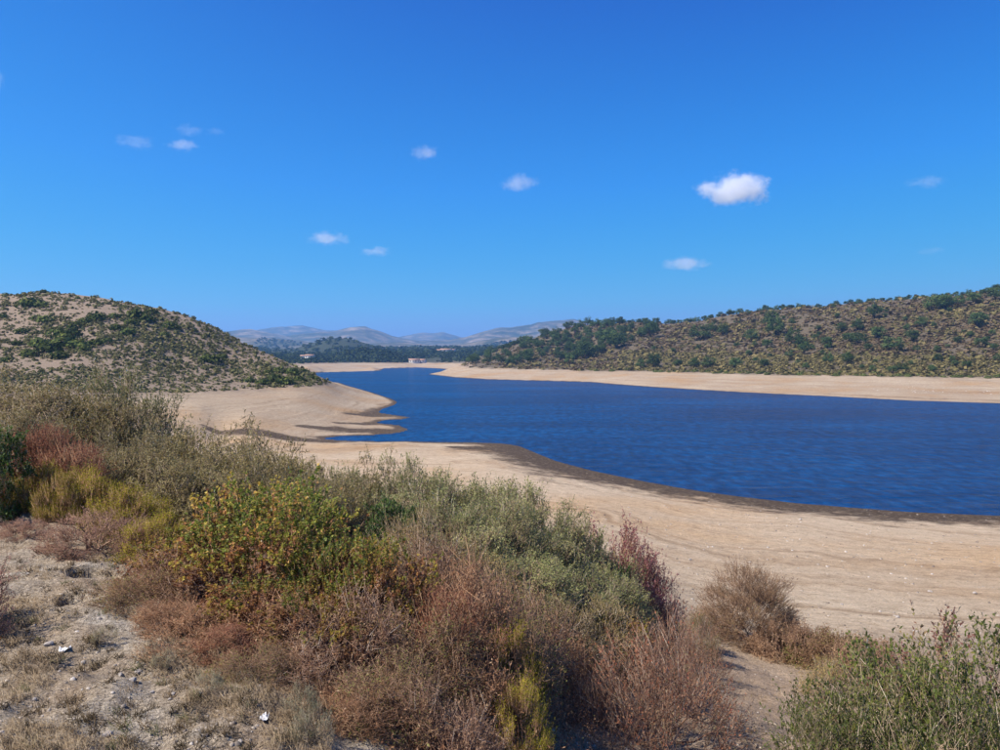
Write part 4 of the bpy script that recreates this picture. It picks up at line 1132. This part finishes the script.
for i, d in enumerate(DK):
    if not ok[i] or Y[i] > 450: continue
    s = d[2] * Y[i] / F * .5
    o = thing('evergreen_shrub', (X[i], Y[i], Z[i] - .1), 'large dark evergreen shrub on the dry hillside above the sandy cove', 'shrub', 'dark shrubs on the dry hill', float(rng.uniform(0, 6)), (s, s, s * float(rng.uniform(.75, 1.0))))
    obj('foliage', hill_me[DARKB.name][i % 4], None, o); ndk += 1
g = np.random.default_rng(5)
k = 20000
px = g.uniform(-60, 335, k); py = g.uniform(286, 393, k)
x, y, ok = cast(px, py, 150, 460); z = ground(x, y)
bare = np.exp(-(((px - 90) / 45) ** 2 + ((py - 312) / 10) ** 2)) + .8 * np.exp(-(((px - 10) / 30) ** 2 + ((py - 330) / 14) ** 2))
dens = np.clip(.56 + 1.7 * fbm(x / 22, y / 22, 71, 3), .12, 1) * (1 - .75 * np.clip(bare, 0, 1)) + .5 * sstep(220, 300, px) * sstep(355, 380, py)
keep = ok & (z > 6.1) & (g.random(k) < dens) & (y < 455)
x, y, z, px, py = x[keep], y[keep], z[keep], px[keep], py[keep]
size = (0.42 + .75 * g.random(len(x)) ** 2.2) * np.clip(y / 260, .8, 1.3)
order = np.argsort(-size / y); first = order[:240]; rest = order[240:]
for i in first:
    o = thing('hill_shrub', (x[i], y[i], z[i] - .05), 'low grey-green shrub on the dry hillside above the sandy cove', 'shrub', 'low shrubs on the dry hill', float(g.uniform(0, 6)), (size[i], size[i], size[i] * float(g.uniform(.8, 1.2))))
    obj('foliage', hill_me[SCRUB.name][int(g.integers(4))], None, o)
mass('hillside_scrub', x[rest], y[rest], z[rest] - .05, size[rest], size[rest] * g.uniform(.8, 1.25, len(rest)), SCRUB, 'sparse low grey-green scrub on the dry hillside above the cove', 3)

# right hill
k = 24000
px = g.uniform(455, 1030, k); py = g.uniform(292, 378, k)
x, y, ok = cast(px, py, 200, 1100); z = ground(x, y)
vl = np.interp(px, [p[0] for p in VL], [p[1] for p in VL])
low = sstep(9, 3, vl - py) * 0 + sstep(-26, -14, py - vl) * sstep(600, 640, px)   # the olive belt above the bank
patch = fbm(x / 40, y / 40, 81, 3)
dens = np.where(low > .5, .95, np.clip(.72 + 1.5 * patch, .2, 1))
keep = ok & (z > 6.0) & (g.random(k) < dens) & (y < 1000)
x, y, z, low, patch = x[keep], y[keep], z[keep], low[keep], patch[keep]
size = (.8 + 1.9 * g.random(len(x)) ** 2.2) * np.clip(y / 420, .85, 1.5)
ol = (low > .5) | (g.random(len(x)) < .3) | ((patch > .1) & (g.random(len(x)) < .5))
mass('olive_scrub_belt', x[ol], y[ol], z[ol] - .1, size[ol], size[ol] * g.uniform(.6, 1, ol.sum()), SCRUBO, 'belt of olive-green scrub above the bare bank across the water', 4)
mass('heath_scrub', x[~ol], y[~ol], z[~ol] - .1, size[~ol], size[~ol] * g.uniform(.5, .8, (~ol).sum()), SCRUBR, 'brown heath scrub covering the hillside across the water', 6)
# ragged edge of bushes along the top of the bank
ks = 260
px = np.sort(g.uniform(590, 1020, ks)); vlp = np.interp(px, [p[0] for p in VL], [p[1] for p in VL]) + g.uniform(-1.8, .6, ks)
x, y, ok = cast(px, vlp, 200, 900); z = ground(x, y)
for i in range(0, ks):
    if not ok[i] or i % 4: continue
    s = float(g.uniform(1.2, 2.6))
    o = thing('bank_shrub', (x[i], y[i], z[i] - .1), 'dark shrub on the rim of the bare bank across the water', 'shrub', 'shrubs along the rim of the bank', float(g.uniform(0, 6)), (s * 1.2, s, s * float(g.uniform(.6, .9))))
    obj('foliage', hill_me[DARKB.name][i % 4], None, o)

# far woodland on the plain and the low wooded hill
k = 9000
px = g.uniform(255, 530, k); py = g.uniform(336, 366, k)
x, y, ok = cast(px, py, 850, 3600); z = ground(x, y)
pat = fbm(x / 120, y / 120, 33, 3)
dens = np.where((y < 1500) & (px < 450), np.clip(.75 + 2.2 * pat, 0.05, 1), np.clip(.6 + 2.0 * pat, .1, 1)) * (1 - .6 * ((y > 1500) & (px < 390)))
keep = ok & (z > 6.8) & (sdf_shore(x, y) > 55) & (g.random(k) < dens)
x, y, z = x[keep], y[keep], z[keep]
size = g.uniform(2.4, 4.6, len(x)) * np.clip(y / 1100, .9, 1.9)
mass('far_woodland', x, y, z, size, size * g.uniform(.9, 1.3, len(x)), OAKB, 'dark woodland on the plain and low hill at the far end of the lake', 8)

# pale farm buildings beyond the far shore
WALLM = plain_mat('limewash', (0.62, 0.58, 0.52), (0.72, 0.69, 0.64), .6)
TILEM = plain_mat('clay_tile', (0.30, 0.16, 0.10), (0.42, 0.25, 0.17), .8)
GLASSM = plain_mat('dark_window', (0.03, 0.03, 0.035), (0.05, 0.05, 0.06), .6, .3)
def house(px, D, w, d, h, label):
    x, y = pw(px, D); z = float(ground(x, y)[0])
    o = thing('farmhouse', (x, y, z), label, 'house', 'farm buildings beyond the far shore', float(rng.uniform(-.5, .5)))
    a, b = w / 2, d / 2
    V = np.array([[-a, -b, -1], [a, -b, -1], [a, b, -1], [-a, b, -1], [-a, -b, h], [a, -b, h], [a, b, h], [-a, b, h], [-a, 0, h + d * .22], [a, 0, h + d * .22]])
    Q = [[0, 1, 5, 4], [1, 2, 6, 5], [2, 3, 7, 6], [3, 0, 4, 7]]
    T = []
    for q in Q: T += [[q[0], q[1], q[2]], [q[0], q[2], q[3]]]
    T += [[5, 6, 9], [7, 4, 8]]
    obj('wall', mesh_from('wall', V, np.array(T)), WALLM, o)
    e = .5; rt = .25
    RV = []
    for dz in (0.05, rt):
        RV += [[-a - e, -b - e, h - e * .4 + dz], [a + e, -b - e, h - e * .4 + dz], [a + e, 0, h + d * .22 + dz], [-a - e, 0, h + d * .22 + dz], [a + e, b + e, h - e * .4 + dz], [-a - e, b + e, h - e * .4 + dz]]
    RT = []
    for o_, fl in ((0, 1), (6, 0)):
        for q in ([0, 1, 2], [0, 2, 3], [3, 2, 4], [3, 4, 5]):
            q = [i + o_ for i in q]; RT.append(q[::-1] if fl else q)
    for p, q in ((0, 1), (1, 2), (2, 4), (4, 5), (5, 3), (3, 0)):
        RT += [[p, q, q + 6], [p, q + 6, p + 6]]
    obj('roof', mesh_from('roof', np.array(RV), np.array(RT)), TILEM, o)
    for i in range(max(2, int(w // 4))):
        cx = -a + w * (i + .5) / max(2, int(w // 4))
        bx_ = np.array([[cx - .6, -b - .06, h * .4], [cx + .6, -b - .06, h * .4], [cx + .6, -b - .06, h * .8], [cx - .6, -b - .06, h * .8], [cx - .6, -b + .1, h * .4], [cx + .6, -b + .1, h * .4], [cx + .6, -b + .1, h * .8], [cx - .6, -b + .1, h * .8]])
        obj('window', mesh_from('window', bx_, np.array([[0, 1, 2, 3], [1, 5, 6, 2], [5, 4, 7, 6], [4, 0, 3, 7], [3, 2, 6, 7], [4, 5, 1, 0]])), GLASSM, o)
for px, D, w, d, h in [(422, 1150, 12, 8, 4), (414, 1140, 16, 9, 4.5), (446, 1500, 22, 10, 6), (440, 1520, 14, 9, 5), (452, 1560, 14, 9, 5), (310, 1160, 14, 8, 5), (304, 1180, 10, 7, 4)]:
    house(px, D, w, d, h, 'pale farm building among the trees beyond the far shore')

# white stones scattered on the far bank
px = np.concatenate([g.normal(925, 22, 45), g.normal(985, 8, 20)]); py = g.normal(390.5, 1.6, 65) + (px - 925) * .02
x, y, ok = cast(px, py, 150, 500); z = ground(x, y); x, y, z = x[ok], y[ok], z[ok]
obj('white_stones', pebbles(x, y, z, g.uniform(.1, .32, len(x)), g, g.uniform(.8, .95, len(x))).mesh('white_stones'), STONE, kind='stuff', label='patch of whitish stones on the bare bank across the water', category='stones')

# ------------------------------------------------------------------ clouds
def cloud_mat(name, dens, seed):
    m, nt, out = new_mat(name)
    L = nt.links
    tc = nt.nodes.new('ShaderNodeTexCoord'); ob = tc.outputs['Object']
    ln_ = nt.nodes.new('ShaderNodeVectorMath'); ln_.operation = 'LENGTH'; L.new(ob, ln_.inputs[0])
    off = nt.nodes.new('ShaderNodeVectorMath'); off.operation = 'ADD'; L.new(ob, off.inputs[0]); off.inputs[1].default_value = (seed * 3.1, seed * 1.7, seed)
    mp = nt.nodes.new('ShaderNodeMapping'); mp.inputs['Scale'].default_value = (1, 1, .55); L.new(off.outputs[0], mp.inputs[0])
    n1 = noise(nt, mp.outputs[0], 2.1, 7, .68)
    f = math_n(nt, 'SUBTRACT', math_n(nt, 'ADD', math_n(nt, 'MULTIPLY', n1.outputs[0], 2.6), -.55), ln_.outputs[1])
    dn = mapr(nt, f, 0.0, 0.5, 0, dens, True)
    v = nt.nodes.new('ShaderNodeVolumePrincipled')
    v.inputs['Color'].default_value = (1, 1, 1, 1)
    v.inputs['Anisotropy'].default_value = 0.0
    L.new(dn, v.inputs['Density'])
    L.new(v.outputs[0], out.inputs['Volume'])
    return m
CLOUDS = [(733, 191, 76, 34, .011, 'largest white cloud, a thick puff above the brown hill'), (519, 184, 40, 18, 0.0036, 'small pale cloud puff left of the thick white one'),
          (685, 264, 54, 14, 0.0042, 'flat thin cloud just above the brown hill'), (328, 239, 46, 15, 0.0042, 'small flat white cloud over the far mountains'),
          (376, 252, 36, 10, 0.0036, 'narrow cloud sliver beside the flat white cloud'), (425, 154, 34, 15, 0.0030, 'small faint cloud high over the lake narrows'),
          (186, 147, 36, 14, 0.0030, 'faint flat-bottomed cloud high over the dry hill'), (192, 132, 32, 12, 0.0012, 'very faint wisp above the flat-bottomed cloud'),
          (138, 144, 46, 13, 0.0013, 'faint cloud wisp drawn out sideways over the dry hill'), (218, 133, 20, 9, 0.0011, 'tiny faint wisp beside the flat-bottomed cloud'),
          (0, 80, 18, 30, 0.0036, 'pale upright cloud fragment highest in the sky'), (923, 183, 44, 13, 0.0012, 'faint wisp of cloud above the end of the brown hill'), (930, 251, 30, 9, 0.0009, 'very faint low wisp close over the brown hill')]
import bmesh
bm = bmesh.new(); bmesh.ops.create_icosphere(bm, subdivisions=3, radius=1)
cl_src = bpy.data.meshes.new('cloud'); bm.to_mesh(cl_src); bm.free()
CD = 6500.0
for i, (px, py, w, h, dn, lab) in enumerate(CLOUDS):
    me = cl_src.copy()
    me.materials.append(cloud_mat('cloud_vapour', dn, i + 1))
    o = obj('cloud', me, None, None, label=lab, category='cloud')
    x, y = pw(px, CD)
    o.location = (x, y, pz(px, py, CD)); o.scale = (w * CD / F * .57, w * CD / F * .46, h * CD / F * .6)

# ------------------------------------------------------------------ the air
hm, nt, out = new_mat('haze_air')
pv = nt.nodes.new('ShaderNodeVolumePrincipled')
pv.inputs['Color'].default_value = (0.26, 0.55, 1.0, 1)
pv.inputs['Density'].default_value = 0.00012
pv.inputs['Anisotropy'].default_value = 0.2
nt.links.new(pv.outputs[0], out.inputs['Volume'])
a, b0, t0 = 16500.0, -6.5, 520.0
V = np.array([[-a, -a, b0], [a, -a, b0], [a, a, b0], [-a, a, b0], [-a, -a, t0], [a, -a, t0], [a, a, t0], [-a, a, t0]])
Q = np.array([[3, 2, 1, 0], [4, 5, 6, 7], [0, 1, 5, 4], [1, 2, 6, 5], [2, 3, 7, 6], [3, 0, 4, 7]])
obj('haze', mesh_from('haze', V, Q), hm, kind='stuff', label='thin bluish haze filling the air over the whole valley', category='haze')
print('tris', sum(len(m.polygons) * (2 if len(m.polygons) and m.polygons[0].loop_total == 4 else 1) for m in bpy.data.meshes), 'max ground z', GZ.max(), 'min', GZ.min())
